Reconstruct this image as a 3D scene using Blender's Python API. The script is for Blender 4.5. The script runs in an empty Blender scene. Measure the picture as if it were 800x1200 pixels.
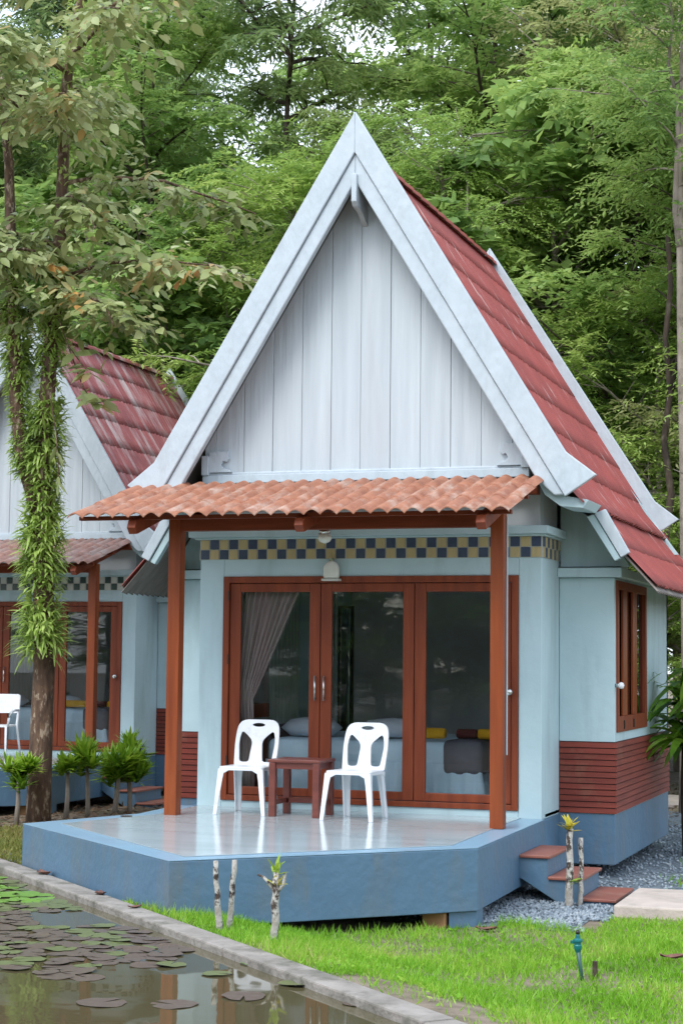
import bpy, bmesh, math, random
import numpy as np
from mathutils import Vector, Matrix

S = bpy.context.scene
COL = S.collection
R = math.radians
PI = math.pi

# ------------------------------------------------------------------ camera
cam = bpy.data.cameras.new("camera")
cam.sensor_fit = 'AUTO'
cam.sensor_width = 36.0
cam.lens = 62.97
cam.clip_start = 0.1
cam.clip_end = 1000
camo = bpy.data.objects.new("camera", cam)
COL.objects.link(camo)
YAW, PITCH, ROLL = 0.3288, 0.0815, 0.0105
fw = Vector((-math.sin(YAW) * math.cos(PITCH), math.cos(YAW) * math.cos(PITCH), math.sin(PITCH)))
ri = Vector((math.cos(YAW), math.sin(YAW), 0))
up = ri.cross(fw)
r2 = ri * math.cos(ROLL) + up * math.sin(ROLL)
u2 = -ri * math.sin(ROLL) + up * math.cos(ROLL)
m = Matrix((r2, u2, -fw)).transposed().to_4x4()
m.translation = Vector((3.4814, -15.7827, 1.4134))
camo.matrix_world = m
S.camera = camo

# ------------------------------------------------------------------ light
SUN_EL, SUN_AZ = R(54), R(196)          # azimuth clockwise from +Y
w = bpy.data.worlds.new("World")
S.world = w
w.use_nodes = True
nt = w.node_tree
sky = nt.nodes.new('ShaderNodeTexSky')
sky.sky_type = 'NISHITA'
sky.sun_disc = False
sky.sun_elevation = SUN_EL
sky.sun_rotation = SUN_AZ
sky.air_density = 1.0
sky.dust_density = 2.0
sky.ozone_density = 1.0
bg = nt.nodes['Background']
# broken white cloud over the blue
wtc = nt.nodes.new('ShaderNodeTexCoord')
wn_ = nt.nodes.new('ShaderNodeTexNoise'); wn_.inputs['Scale'].default_value = 2.2; wn_.inputs['Detail'].default_value = 6
wmr = nt.nodes.new('ShaderNodeMapRange'); wmr.inputs[1].default_value = 0.30; wmr.inputs[2].default_value = 0.62
wmr.inputs[3].default_value = 0.35; wmr.inputs[4].default_value = 0.95
wmx = nt.nodes.new('ShaderNodeMix'); wmx.data_type = 'RGBA'; wmx.inputs[7].default_value = (3.45, 3.75, 4.2, 1)
nt.links.new(wtc.outputs['Generated'], wn_.inputs['Vector'])
nt.links.new(wn_.outputs['Fac'], wmr.inputs[0]); nt.links.new(wmr.outputs[0], wmx.inputs[0])
nt.links.new(sky.outputs[0], wmx.inputs[6])
nt.links.new(wmx.outputs[2], bg.inputs[0])
bg.inputs[1].default_value = 0.15
sl = bpy.data.lights.new("sun", 'SUN')
sl.energy = 0.8
sl.angle = R(28)
sl.color = (1.0, 0.985, 0.955)
so = bpy.data.objects.new("sun", sl)
COL.objects.link(so)
sd = Vector((math.sin(SUN_AZ) * math.cos(SUN_EL), math.cos(SUN_AZ) * math.cos(SUN_EL), math.sin(SUN_EL)))
so.rotation_euler = sd.to_track_quat('Z', 'Y').to_euler()
so.location = (-8, -12, 20)

S.view_settings.view_transform = 'Standard'
S.view_settings.look = 'None'
S.view_settings.gamma = 1.0
S.view_settings.exposure = 1.64
S.view_settings.use_curve_mapping = False
S.render.engine = 'CYCLES'
S.cycles.max_bounces = 8
S.cycles.transparent_max_bounces = 12

# ------------------------------------------------------------------ materials
def mat(name, c1, c2=None, rough=0.6, scale=6.0, stretch=(1, 1, 1), bump=0.0, bscale=None, spec=0.5,
        c3=None, s3=1.2, t3=(0.55, 0.7), detail=5.0, st3=(1, 1, 1)):
    """principled with a noise mix of two colours, optional third stain colour, optional bump"""
    ma = bpy.data.materials.new(name)
    ma.use_nodes = True
    t = ma.node_tree
    b = t.nodes['Principled BSDF']
    b.inputs['Roughness'].default_value = rough
    b.inputs['Specular IOR Level'].default_value = spec
    tc = t.nodes.new('ShaderNodeTexCoord')
    mp = t.nodes.new('ShaderNodeMapping')
    mp.inputs['Scale'].default_value = stretch
    t.links.new(tc.outputs['Object'], mp.inputs[0])
    n = t.nodes.new('ShaderNodeTexNoise')
    n.inputs['Scale'].default_value = scale
    n.inputs['Detail'].default_value = detail
    t.links.new(mp.outputs[0], n.inputs['Vector'])
    if c2 is None:
        c2 = tuple(x * 0.85 for x in c1)
    cr = t.nodes.new('ShaderNodeValToRGB')
    cr.color_ramp.elements[0].position = 0.32
    cr.color_ramp.elements[1].position = 0.68
    cr.color_ramp.elements[0].color = (*c2, 1)
    cr.color_ramp.elements[1].color = (*c1, 1)
    t.links.new(n.outputs['Fac'], cr.inputs[0])
    out = cr.outputs[0]
    if c3:
        mp3 = t.nodes.new('ShaderNodeMapping')
        mp3.inputs['Scale'].default_value = st3
        t.links.new(tc.outputs['Object'], mp3.inputs[0])
        n3 = t.nodes.new('ShaderNodeTexNoise')
        n3.inputs['Scale'].default_value = s3
        n3.inputs['Detail'].default_value = 6
        n3.inputs['Roughness'].default_value = 0.65
        t.links.new(mp3.outputs[0], n3.inputs['Vector'])
        mr = t.nodes.new('ShaderNodeMapRange')
        mr.inputs[1].default_value, mr.inputs[2].default_value = t3
        t.links.new(n3.outputs['Fac'], mr.inputs[0])
        mx = t.nodes.new('ShaderNodeMix')
        mx.data_type = 'RGBA'
        mx.inputs[7].default_value = (*c3, 1)
        t.links.new(mr.outputs[0], mx.inputs[0])
        t.links.new(out, mx.inputs[6])
        out = mx.outputs[2]
    t.links.new(out, b.inputs['Base Color'])
    if bump:
        nb = t.nodes.new('ShaderNodeTexNoise')
        nb.inputs['Scale'].default_value = bscale or scale * 4
        nb.inputs['Detail'].default_value = 4
        t.links.new(mp.outputs[0], nb.inputs['Vector'])
        bp = t.nodes.new('ShaderNodeBump')
        bp.inputs['Strength'].default_value = bump
        bp.inputs['Distance'].default_value = 0.02
        t.links.new(nb.outputs['Fac'], bp.inputs['Height'])
        t.links.new(bp.outputs[0], b.inputs['Normal'])
    return ma

def leafmat(name, cols, trans=0.48, rough=0.5, big=0.35):
    """foliage: colour varies from leaf to leaf and clump to clump; thin leaves pass some light"""
    ma = bpy.data.materials.new(name)
    ma.use_nodes = True
    t = ma.node_tree
    b = t.nodes['Principled BSDF']
    b.inputs['Roughness'].default_value = rough
    b.inputs['Specular IOR Level'].default_value = 0.35
    g = t.nodes.new('ShaderNodeNewGeometry')
    oi = t.nodes.new('ShaderNodeObjectInfo')
    tc = t.nodes.new('ShaderNodeTexCoord')
    n = t.nodes.new('ShaderNodeTexNoise')
    n.inputs['Scale'].default_value = big
    n.inputs['Detail'].default_value = 2
    t.links.new(g.outputs['Position'], n.inputs['Vector'])
    a = t.nodes.new('ShaderNodeMath'); a.operation = 'MULTIPLY_ADD'
    a.inputs[1].default_value = 0.5
    t.links.new(g.outputs['Random Per Island'], a.inputs[0])
    k = t.nodes.new('ShaderNodeMath'); k.operation = 'MULTIPLY_ADD'
    k.inputs[1].default_value = 1.3
    k.inputs[2].default_value = -0.4
    t.links.new(n.outputs['Fac'], k.inputs[0])
    t.links.new(k.outputs[0], a.inputs[2])
    cr = t.nodes.new('ShaderNodeValToRGB')
    el = cr.color_ramp.elements
    while len(el) < len(cols):
        el.new(0.5)
    for i, c in enumerate(cols):
        el[i].position = i / (len(cols) - 1)
        el[i].color = (*c, 1)
    t.links.new(a.outputs[0], cr.inputs[0])
    t.links.new(cr.outputs[0], b.inputs['Base Color'])
    tr = t.nodes.new('ShaderNodeBsdfTranslucent')
    hs = t.nodes.new('ShaderNodeHueSaturation')
    hs.inputs['Value'].default_value = 1.3
    hs.inputs['Hue'].default_value = 0.49
    t.links.new(cr.outputs[0], hs.inputs['Color'])
    t.links.new(hs.outputs[0], tr.inputs[0])
    mx = t.nodes.new('ShaderNodeMixShader')
    mx.inputs[0].default_value = trans
    t.links.new(b.outputs[0], mx.inputs[1])
    t.links.new(tr.outputs[0], mx.inputs[2])
    t.links.new(mx.outputs[0], t.nodes['Material Output'].inputs[0])
    return ma

def glassmat(name, tint=(0.8, 0.86, 0.88), ior=1.5, extra=0.0):
    ma = bpy.data.materials.new(name)
    ma.use_nodes = True
    t = ma.node_tree
    t.nodes.remove(t.nodes['Principled BSDF'])
    tb = t.nodes.new('ShaderNodeBsdfTransparent'); tb.inputs[0].default_value = (*tint, 1)
    gb = t.nodes.new('ShaderNodeBsdfGlossy'); gb.inputs['Roughness'].default_value = 0.01
    gb.inputs[0].default_value = (0.9, 0.95, 1, 1)
    fr = t.nodes.new('ShaderNodeFresnel'); fr.inputs[0].default_value = ior
    ad = t.nodes.new('ShaderNodeMath'); ad.operation = 'ADD'; ad.inputs[1].default_value = extra
    t.links.new(fr.outputs[0], ad.inputs[0])
    mx = t.nodes.new('ShaderNodeMixShader')
    t.links.new(ad.outputs[0], mx.inputs[0])
    t.links.new(tb.outputs[0], mx.inputs[1])
    t.links.new(gb.outputs[0], mx.inputs[2])
    t.links.new(mx.outputs[0], t.nodes['Material Output'].inputs[0])
    return ma

M = {}
M['wall'] = mat('pale_aqua_wall_paint', (0.46, 0.60, 0.635), (0.415, 0.555, 0.59), 0.6, 2.2, bump=0.25, bscale=11,
                c3=(0.30, 0.395, 0.41), s3=2.0, t3=(0.52, 0.85), st3=(1.4, 1.4, 0.25))
M['white'] = mat('white_wood_paint', (0.475, 0.54, 0.585), (0.42, 0.485, 0.53), 0.5, 5, (1, 1, 0.5), bump=0.45, bscale=18,
                 c3=(0.35, 0.40, 0.425), s3=3.2, t3=(0.55, 0.85), st3=(2, 2, 0.5))
M['board'] = mat('white_gable_boards', (0.50, 0.56, 0.595), (0.41, 0.465, 0.50), 0.5, 9, (1, 1, 0.06), bump=0.5, bscale=22,
                 c3=(0.41, 0.44, 0.47), s3=3, t3=(0.55, 0.85), st3=(1.2, 1.2, 0.12))
M['slate'] = mat('slate_blue_paint', (0.088, 0.172, 0.262), (0.072, 0.145, 0.225), 0.55, 1.6, bump=0.3, bscale=14,
                 c3=(0.115, 0.15, 0.175), s3=2.6, t3=(0.50, 0.72), st3=(1.3, 1.3, 0.4))
M['border'] = mat('light_blue_deck_border', (0.24, 0.40, 0.53), (0.20, 0.34, 0.45), 0.28, 2, bump=0.05,
                  c3=(0.18, 0.27, 0.34), s3=2.0, t3=(0.5, 0.85))
M['deck'] = mat('glossy_grey_deck_floor', (0.43, 0.50, 0.52), (0.37, 0.44, 0.46), 0.13, 1.4, (1, 2.5, 1), bump=0.025, bscale=6,
                c3=(0.30, 0.36, 0.38), s3=1.3, t3=(0.5, 0.85), st3=(0.6, 2, 1))
M['wood'] = mat('red_brown_varnished_wood', (0.235, 0.052, 0.019), (0.155, 0.032, 0.013), 0.45, 5, (3, 3, 0.25), bump=0.1, bscale=25, spec=0.25)
M['wood_x'] = mat('red_brown_varnished_beam', (0.225, 0.050, 0.019), (0.145, 0.031, 0.013), 0.45, 5, (0.25, 3, 3), bump=0.1, bscale=25, spec=0.25)
M['postwood'] = mat('orange_brown_post_wood', (0.27, 0.062, 0.018), (0.16, 0.036, 0.013), 0.42, 4, (3, 3, 0.2), bump=0.1, bscale=25, spec=0.25,
                    c3=(0.31, 0.095, 0.028), s3=2.0, t3=(0.55, 0.8), st3=(1, 1, 0.25))
M['slat'] = mat('dark_red_slats', (0.215, 0.045, 0.030), (0.14, 0.030, 0.022), 0.6, 5, (0.3, 0.3, 4), bump=0.15, spec=0.2,
                c3=(0.22, 0.12, 0.08), s3=1.5, t3=(0.6, 0.85))
M['slatgap'] = mat('dark_slat_backing', (0.045, 0.014, 0.012), None, 0.9, 5)
M['roof'] = mat('weathered_red_roof_paint', (0.31, 0.062, 0.050), (0.24, 0.048, 0.040), 0.55, 2.2, bump=0.2, bscale=30,
                c3=(0.50, 0.34, 0.31), s3=2.6, t3=(0.60, 0.70), st3=(0.5, 9.0, 0.5))
M['roof_old'] = mat('stained_red_roof_paint', (0.33, 0.092, 0.092), (0.23, 0.07, 0.076), 0.55, 2.2, bump=0.2, bscale=30,
                    c3=(0.46, 0.38, 0.38), s3=1.6, t3=(0.50, 0.68), st3=(0.35, 2.6, 0.35))
M['underroof'] = mat('grey_fibre_cement', (0.25, 0.225, 0.20), (0.18, 0.16, 0.145), 0.8, 4, (1, 3, 1))
M['soffit'] = mat('grey_green_soffit', (0.42, 0.45, 0.46), (0.36, 0.39, 0.41), 0.6, 2)
M['terra'] = mat('terracotta_tiles', (0.37, 0.155, 0.085), (0.25, 0.095, 0.052), 0.6, 7, (1.5, 0.8, 1), bump=0.3, bscale=40,
                 c3=(0.44, 0.33, 0.27), s3=3.6, t3=(0.50, 0.74), st3=(2.2, .8, 1))
M['terra_old'] = mat('faded_mauve_brown_tiles', (0.33, 0.18, 0.145), (0.21, 0.115, 0.095), 0.65, 7, (1.5, 0.8, 1), bump=0.3, bscale=40,
                     c3=(0.30, 0.25, 0.24), s3=3.0, t3=(0.45, 0.72))
M['t_blue'] = mat('slate_blue_glazed_tile', (0.065, 0.085, 0.14), (0.05, 0.068, 0.11), 0.25, 8)
M['t_yellow'] = mat('buff_yellow_tile', (0.52, 0.41, 0.20), (0.44, 0.35, 0.19), 0.35, 14, (3, 3, 0.5))
M['t_grout'] = mat('pale_grout', (0.45, 0.47, 0.44), None, 0.7, 9)
M['t_green'] = mat('dark_green_glazed_tile', (0.02, 0.06, 0.05), (0.015, 0.045, 0.04), 0.25, 8)
M['t_cream'] = mat('cream_tile', (0.55, 0.56, 0.50), (0.48, 0.49, 0.44), 0.35, 8)
M['tread'] = mat('red_cement_tread', (0.27, 0.095, 0.065), (0.21, 0.075, 0.055), 0.5, 3, c3=(0.33, 0.20, 0.15), s3=2.5, t3=(0.5, 0.8))
M['glass'] = glassmat('door_glass', (0.96, 0.98, 0.98), 1.45, 0.0)
M['dark_glass'] = glassmat('dark_window_glass', (0.38, 0.34, 0.24), 1.5, 0.03)
M['steel'] = mat('brushed_steel', (0.62, 0.62, 0.60), None, 0.25, 20); M['steel'].node_tree.nodes['Principled BSDF'].inputs['Metallic'].default_value = 1
M['plastic'] = mat('white_chair_plastic', (0.74, 0.77, 0.80), (0.68, 0.71, 0.74), 0.35, 4, c3=(0.47, 0.46, 0.43), s3=7, t3=(0.56, 0.82))
M['tablewood'] = mat('dark_red_table_wood', (0.17, 0.045, 0.032), (0.11, 0.03, 0.023), 0.4, 5, (0.4, 3, 3), bump=0.1)
M['room'] = mat('grey_room_paint', (0.70, 0.71, 0.73), (0.64, 0.65, 0.67), 0.8, 1.5)
M['roomfloor'] = mat('room_floor_tile', (0.55, 0.54, 0.51), None, 0.3, 2)
M['curtain'] = mat('taupe_curtain_cloth', (0.45, 0.345, 0.325), (0.36, 0.275, 0.26), 0.8, 8, (4, 1, 0.2))
M['sheer'] = mat('pale_green_curtain_cloth', (0.55, 0.63, 0.58), (0.45, 0.53, 0.48), 0.8, 8, (4, 1, 0.2))
M['sheet'] = mat('pale_blue_bed_linen', (0.66, 0.82, 0.92), (0.58, 0.75, 0.87), 0.85, 3)
M['pillow'] = mat('grey_pillow_cloth', (0.58, 0.62, 0.67), (0.50, 0.54, 0.60), 0.9, 4)
M['runner'] = mat('dark_grey_bed_runner', (0.10, 0.095, 0.12), (0.07, 0.066, 0.085), 0.8, 5)
M['t_towel'] = mat('yellow_towel', (0.72, 0.38, 0.015), (0.6, 0.30, 0.01), 0.95, 12, bump=0.3)
M['m_towel'] = mat('maroon_towel', (0.10, 0.016, 0.016), None, 0.95, 12, bump=0.3)
M['black'] = mat('black_lacquer', (0.012, 0.012, 0.012), None, 0.4, 5)
M['mirror'] = mat('mirror_glass', (0.5, 0.52, 0.5), None, 0.03, 1); M['mirror'].node_tree.nodes['Principled BSDF'].inputs['Metallic'].default_value = 1
M['opal'] = mat('frosted_lamp_glass', (0.70, 0.70, 0.64), (0.62, 0.62, 0.56), 0.2, 10)
M['concrete'] = mat('worn_concrete', (0.30, 0.275, 0.25), (0.19, 0.175, 0.155), 0.85, 5, bump=0.8, bscale=22,
                    c3=(0.10, 0.10, 0.075), s3=4.0, t3=(0.48, 0.70))
M['slab'] = mat('pinkish_concrete_slab', (0.50, 0.43, 0.38), (0.40, 0.35, 0.31), 0.85, 5, bump=0.4, bscale=30, c3=(0.30, 0.26, 0.22), s3=3, t3=(0.5, 0.8))
M['block'] = mat('raw_timber_block', (0.36, 0.20, 0.09), (0.26, 0.14, 0.06), 0.8, 5, (0.4, 3, 3))
M['bark'] = mat('red_brown_bark', (0.155, 0.092, 0.055), (0.055, 0.032, 0.022), 0.9, 14, (1, 1, 0.35), bump=1.0, bscale=24,
                c3=(0.36, 0.28, 0.20), s3=13, t3=(0.54, 0.62), st3=(1, 1, 0.4))
M['bark_dark'] = mat('dark_bark', (0.075, 0.052, 0.036), (0.03, 0.022, 0.016), 0.9, 7, (1, 1, 0.3), bump=0.8, c3=(0.14, 0.12, 0.09), s3=4, t3=(0.55, 0.7))
M['bark_pale'] = mat('pale_grey_bark', (0.34, 0.29, 0.24), (0.19, 0.16, 0.13), 0.9, 6, (1, 1, 0.5), bump=0.6, c3=(0.12, 0.10, 0.08), s3=4, t3=(0.55, 0.7))
M['stump'] = mat('mottled_white_cutting_bark', (0.56, 0.55, 0.52), (0.30, 0.27, 0.23), 0.85, 11, (1, 1, 0.8), bump=0.6, detail=3,
                 c3=(0.060, 0.042, 0.034), s3=13, t3=(0.50, 0.56), st3=(1, 1, 0.7))
M['teal'] = mat('teal_plastic', (0.005, 0.16, 0.16), (0.004, 0.11, 0.12), 0.35, 9)
M['darkteal'] = mat('dark_green_pipe', (0.03, 0.10, 0.085), None, 0.45, 9)
M['deadleaf'] = mat('dry_brown_leaf', (0.20, 0.095, 0.065), (0.11, 0.05, 0.04), 0.8, 20)

M['grass'] = leafmat('lawn_grass_blades', [(0.085, 0.2, 0.01), (0.135, 0.335, 0.014), (0.2, 0.44, 0.028), (0.31, 0.49, 0.06), (0.42, 0.38, 0.16)], 0.35, 0.5, 1.2)
M['leaf_broad'] = leafmat('mid_green_leaves', [(0.135, 0.232, 0.083), (0.204, 0.336, 0.096), (0.28, 0.41, 0.11), (0.42, 0.53, 0.18)])
M['leaf_feather'] = leafmat('feathery_yellow_green_leaves', [(0.16, 0.275, 0.072), (0.241, 0.38, 0.081), (0.33, 0.46, 0.11), (0.47, 0.57, 0.18)], 0.4)
M['leaf_dark'] = leafmat('dark_drooping_leaves', [(0.098, 0.165, 0.083), (0.163, 0.25, 0.094), (0.22, 0.31, 0.1), (0.33, 0.41, 0.16)])
M['leaf_olive'] = leafmat('olive_brown_leaves', [(0.156, 0.176, 0.091), (0.253, 0.286, 0.121), (0.36, 0.39, 0.16), (0.42, 0.44, 0.22)])
M['leaf_front'] = leafmat('bronze_green_large_leaves', [(0.094, 0.125, 0.05), (0.175, 0.225, 0.075), (0.288, 0.344, 0.125), (0.413, 0.463, 0.237), (0.575, 0.3, 0.088)], 0.3, 0.4, 0.9)
M['leaf_fern'] = leafmat('bright_hanging_fern', [(0.138, 0.213, 0.05), (0.263, 0.388, 0.088), (0.4, 0.537, 0.138), (0.55, 0.675, 0.237)], 0.35, 0.45, 2.5)
M['leaf_spiky'] = leafmat('bright_spiky_leaves', [(0.07, 0.15, 0.015), (0.14, 0.28, 0.02), (0.26, 0.42, 0.035), (0.4, 0.54, 0.07)], 0.3, 0.4, 4)
M['leaf_strap'] = leafmat('glossy_strap_leaves', [(0.04, 0.11, 0.015), (0.09, 0.22, 0.02), (0.18, 0.34, 0.03), (0.3, 0.45, 0.07)], 0.3, 0.35, 4)
M['leaf_yellow'] = leafmat('yellow_young_leaves', [(0.40, 0.36, 0.03), (0.55, 0.46, 0.05), (0.45, 0.50, 0.09)], 0.3, 0.5, 8)
M['leaf_lime'] = leafmat('lime_young_leaves', [(0.15, 0.30, 0.03), (0.28, 0.42, 0.05), (0.40, 0.50, 0.10)], 0.3, 0.5, 8)
M['pad_green'] = mat('olive_green_lily_pad', (0.145, 0.175, 0.060), (0.095, 0.12, 0.045), 0.35, 6, c3=(0.14, 0.10, 0.07), s3=9, t3=(0.55, 0.8))
M['pad_lime'] = mat('bright_green_lily_pad', (0.14, 0.30, 0.03), (0.11, 0.22, 0.03), 0.4, 5)
M['pad_purple'] = mat('purple_brown_lily_pad', (0.13, 0.095, 0.078), (0.085, 0.064, 0.050), 0.33, 6, c3=(0.14, 0.13, 0.07), s3=7, t3=(0.52, 0.8))

# ------------------------------------------------------------------ mesh helpers
class MB:
    def __init__(s): s.v = []; s.f = []; s.mi = []
    def add(s, vs, fs, mi=0):
        o = len(s.v); s.v += [tuple(v) for v in vs]
        for f in fs: s.f.append([i + o for i in f]); s.mi.append(mi)
    def box(s, x0, x1, y0, y1, z0, z1, mi=0):
        s.add([(x0, y0, z0), (x1, y0, z0), (x1, y1, z0), (x0, y1, z0), (x0, y0, z1), (x1, y0, z1), (x1, y1, z1), (x0, y1, z1)],
              [(0, 3, 2, 1), (4, 5, 6, 7), (0, 1, 5, 4), (1, 2, 6, 5), (2, 3, 7, 6), (3, 0, 4, 7)], mi)
    def extr(s, poly, a, b, axis='y', mi=0):
        """polygon in the plane across the axis, extruded from a to b"""
        def P(p, t):
            return (p[0], t, p[1]) if axis == 'y' else ((p[0], p[1], t) if axis == 'z' else (t, p[0], p[1]))
        n = len(poly)
        vs = [P(p, a) for p in poly] + [P(p, b) for p in poly]
        fs = [tuple(range(n)), tuple(range(2 * n - 1, n - 1, -1))] + [(i, i + n, (i + 1) % n + n, (i + 1) % n) for i in range(n)]
        s.add(vs, fs, mi)
    def beam(s, p, q, wx, wz, mi=0, upv=(0, 0, 1)):
        p, q = Vector(p), Vector(q)
        d = (q - p).normalized(); sx = d.cross(Vector(upv)).normalized(); sz = sx.cross(d)
        vs = [c + sx * a * wx / 2 + sz * b * wz / 2 for c in (p, q) for a, b in ((-1, -1), (1, -1), (1, 1), (-1, 1))]
        s.add(vs, [(3, 2, 1, 0), (4, 5, 6, 7), (0, 1, 5, 4), (1, 2, 6, 5), (2, 3, 7, 6), (3, 0, 4, 7)], mi)
    def tube(s, pts, rad, n=8, cap=True, mi=0):
        pts = [Vector(p) for p in pts]
        vs = []
        for i, p in enumerate(pts):
            d = (pts[min(i + 1, len(pts) - 1)] - pts[max(i - 1, 0)]).normalized()
            a = d.cross(Vector((0.3, 0.9, 0.1) if abs(d.z) > 0.5 else (0, 0, 1))).normalized(); b = d.cross(a)
            r = rad[i] if hasattr(rad, '__len__') else rad
            vs += [p + (a * math.cos(2 * PI * k / n) + b * math.sin(2 * PI * k / n)) * r for k in range(n)]
        fs = []
        for i in range(len(pts) - 1):
            for k in range(n):
                fs.append((i * n + k, i * n + (k + 1) % n, (i + 1) * n + (k + 1) % n, (i + 1) * n + k))
        if cap: fs += [tuple(range(n - 1, -1, -1)), tuple(range((len(pts) - 1) * n, len(pts) * n))]
        s.add(vs, fs, mi)
    def lathe(s, c, prof, n=16, mi=0):
        vs = []
        for r, z in prof: vs += [(c[0] + r * math.cos(2 * PI * k / n), c[1] + r * math.sin(2 * PI * k / n), c[2] + z) for k in range(n)]
        fs = [(i * n + k, i * n + (k + 1) % n, (i + 1) * n + (k + 1) % n, (i + 1) * n + k) for i in range(len(prof) - 1) for k in range(n)]
        fs += [tuple(range(n - 1, -1, -1)), tuple(range((len(prof) - 1) * n, len(prof) * n))]
        s.add(vs, fs, mi)
    def build(s, name, ma, parent=None, bevel=0.0, smooth=False, seg=2, recalc=True):
        me = bpy.data.meshes.new(name)
        me.from_pydata(s.v, [], s.f)
        for x in (ma if isinstance(ma, (list, tuple)) else [ma]): me.materials.append(x)
        if any(s.mi): me.polygons.foreach_set('material_index', s.mi)
        if recalc:
            bm = bmesh.new(); bm.from_mesh(me)
            bmesh.ops.recalc_face_normals(bm, faces=bm.faces[:])
            bm.to_mesh(me); bm.free()
        o = bpy.data.objects.new(name, me); COL.objects.link(o)
        if smooth: me.polygons.foreach_set('use_smooth', [True] * len(me.polygons))
        if bevel:
            b = o.modifiers.new('bevel', 'BEVEL'); b.width = bevel; b.segments = seg; b.limit_method = 'ANGLE'; b.angle_limit = R(40)
            b.use_clamp_overlap = True
        if parent:
            o.parent = parent
            if 'off' in parent: o.location = parent['off']
        return o

def npmesh(name, V, F4, ma, parent=None, loops=4):
    """fast mesh from numpy arrays, all faces with the same corner count"""
    me = bpy.data.meshes.new(name)
    nf = len(F4)
    me.vertices.add(len(V)); me.vertices.foreach_set('co', np.ascontiguousarray(V, np.float32).ravel())
    me.loops.add(nf * loops); me.loops.foreach_set('vertex_index', np.ascontiguousarray(F4, np.int32).ravel())
    me.polygons.add(nf); me.polygons.foreach_set('loop_start', np.arange(nf, dtype=np.int32) * loops)
    me.update(calc_edges=True)
    me.materials.append(ma)
    o = bpy.data.objects.new(name, me); COL.objects.link(o)
    if parent: o.parent = parent
    return o

def tag(o, label=None, cat=None, group=None, kind=None):
    if label: o['label'] = label
    if cat: o['category'] = cat
    if group: o['group'] = group
    if kind: o['kind'] = kind
    return o

def thing(name, label, cat, loc=(0, 0, 0), rz=0.0, group=None):
    o = bpy.data.objects.new(name, None); COL.objects.link(o)
    o.empty_display_size = 0.2
    o.location = loc; o.rotation_euler = (0, 0, rz)
    return tag(o, label, cat, group)

def dup(o, parent=None):
    c = o.copy(); COL.objects.link(c); c.parent = parent
    for ch in list(o.children): dup(ch, c)
    return c

# ------------------------------------------------------------------ ground, pond, paths
O2 = np.array([-4.333, -1.906]); EU = np.array([.7224, -.6915]); EV = np.array([.6915, .7224])
def uv(x, y):
    p = np.array([x, y]) - O2
    return p @ EU, p @ EV
def xy(u, v):
    p = O2 + EU * u + EV * v
    return p[0], p[1]
def gz(x, y):
    t = min(max(uv(x, y)[1] / 1.6, 0), 1)
    return -.36 - .22 * t * t * (3 - 2 * t)
PU0, PU1, PV0 = -14.0, 8.8, -6.5
us = sorted(set([-160, -80, -40, -25, -18, PU0 - .1, PU0, -10, -6, -3, 0, 3, 6, PU1, PU1 + .1, 10, 14, 20, 30, 60, 120, 200]))
vs_ = sorted(set([-150, -80, -40, -20, -12, PV0 - .1, PV0, -4, -2, -.15, -.05, .0, .3, .6, .9, 1.2, 1.6, 2.0, 2.4, 4, 6, 8, 12, 20, 30, 50, 80, 160]))
gb = MB()
pts = []
for v in vs_:
    for u in us:
        x, y = xy(u, v)
        z = gz(x, y)
        if PU0 <= u <= PU1 and PV0 <= v <= -.15: z = -1.2
        pts.append((x, y, z))
n = len(us)
gb.add(pts, [(j * n + i, j * n + i + 1, (j + 1) * n + i + 1, (j + 1) * n + i) for j in range(len(vs_) - 1) for i in range(n - 1)])
M['ground'] = mat('earth_and_moss', (0.23, 0.185, 0.14), (0.12, 0.095, 0.065), 0.95, 5, bump=0.8, bscale=30,
                  c3=(0.085, 0.095, 0.035), s3=1.4, t3=(0.52, 0.68))
tag(gb.build('ground', M['ground']), kind='structure')

# pond water
def watermat():
    ma = bpy.data.materials.new('murky_pond_water'); ma.use_nodes = True
    t = ma.node_tree; b = t.nodes['Principled BSDF']
    b.inputs['Base Color'].default_value = (0.085, 0.074, 0.038, 1)
    b.inputs['Roughness'].default_value = 0.03
    b.inputs['IOR'].default_value = 1.45
    tc = t.nodes.new('ShaderNodeTexCoord'); nn = t.nodes.new('ShaderNodeTexNoise')
    nn.inputs['Scale'].default_value = 2.2; nn.inputs['Detail'].default_value = 2
    t.links.new(tc.outputs['Object'], nn.inputs['Vector'])
    bp = t.nodes.new('ShaderNodeBump'); bp.inputs['Strength'].default_value = 0.05; bp.inputs['Distance'].default_value = 0.03
    t.links.new(nn.outputs['Fac'], bp.inputs['Height']); t.links.new(bp.outputs[0], b.inputs['Normal'])
    return ma
WZ = -.38
wb = MB()
wb.add([(*xy(PU0 - .05, PV0 - .05), WZ), (*xy(PU1 + .05, PV0 - .05), WZ), (*xy(PU1 + .05, -.1), WZ), (*xy(PU0 - .05, -.1), WZ)], [(0, 1, 2, 3)])
tag(wb.build('pond_water', watermat()), kind='structure')

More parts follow.
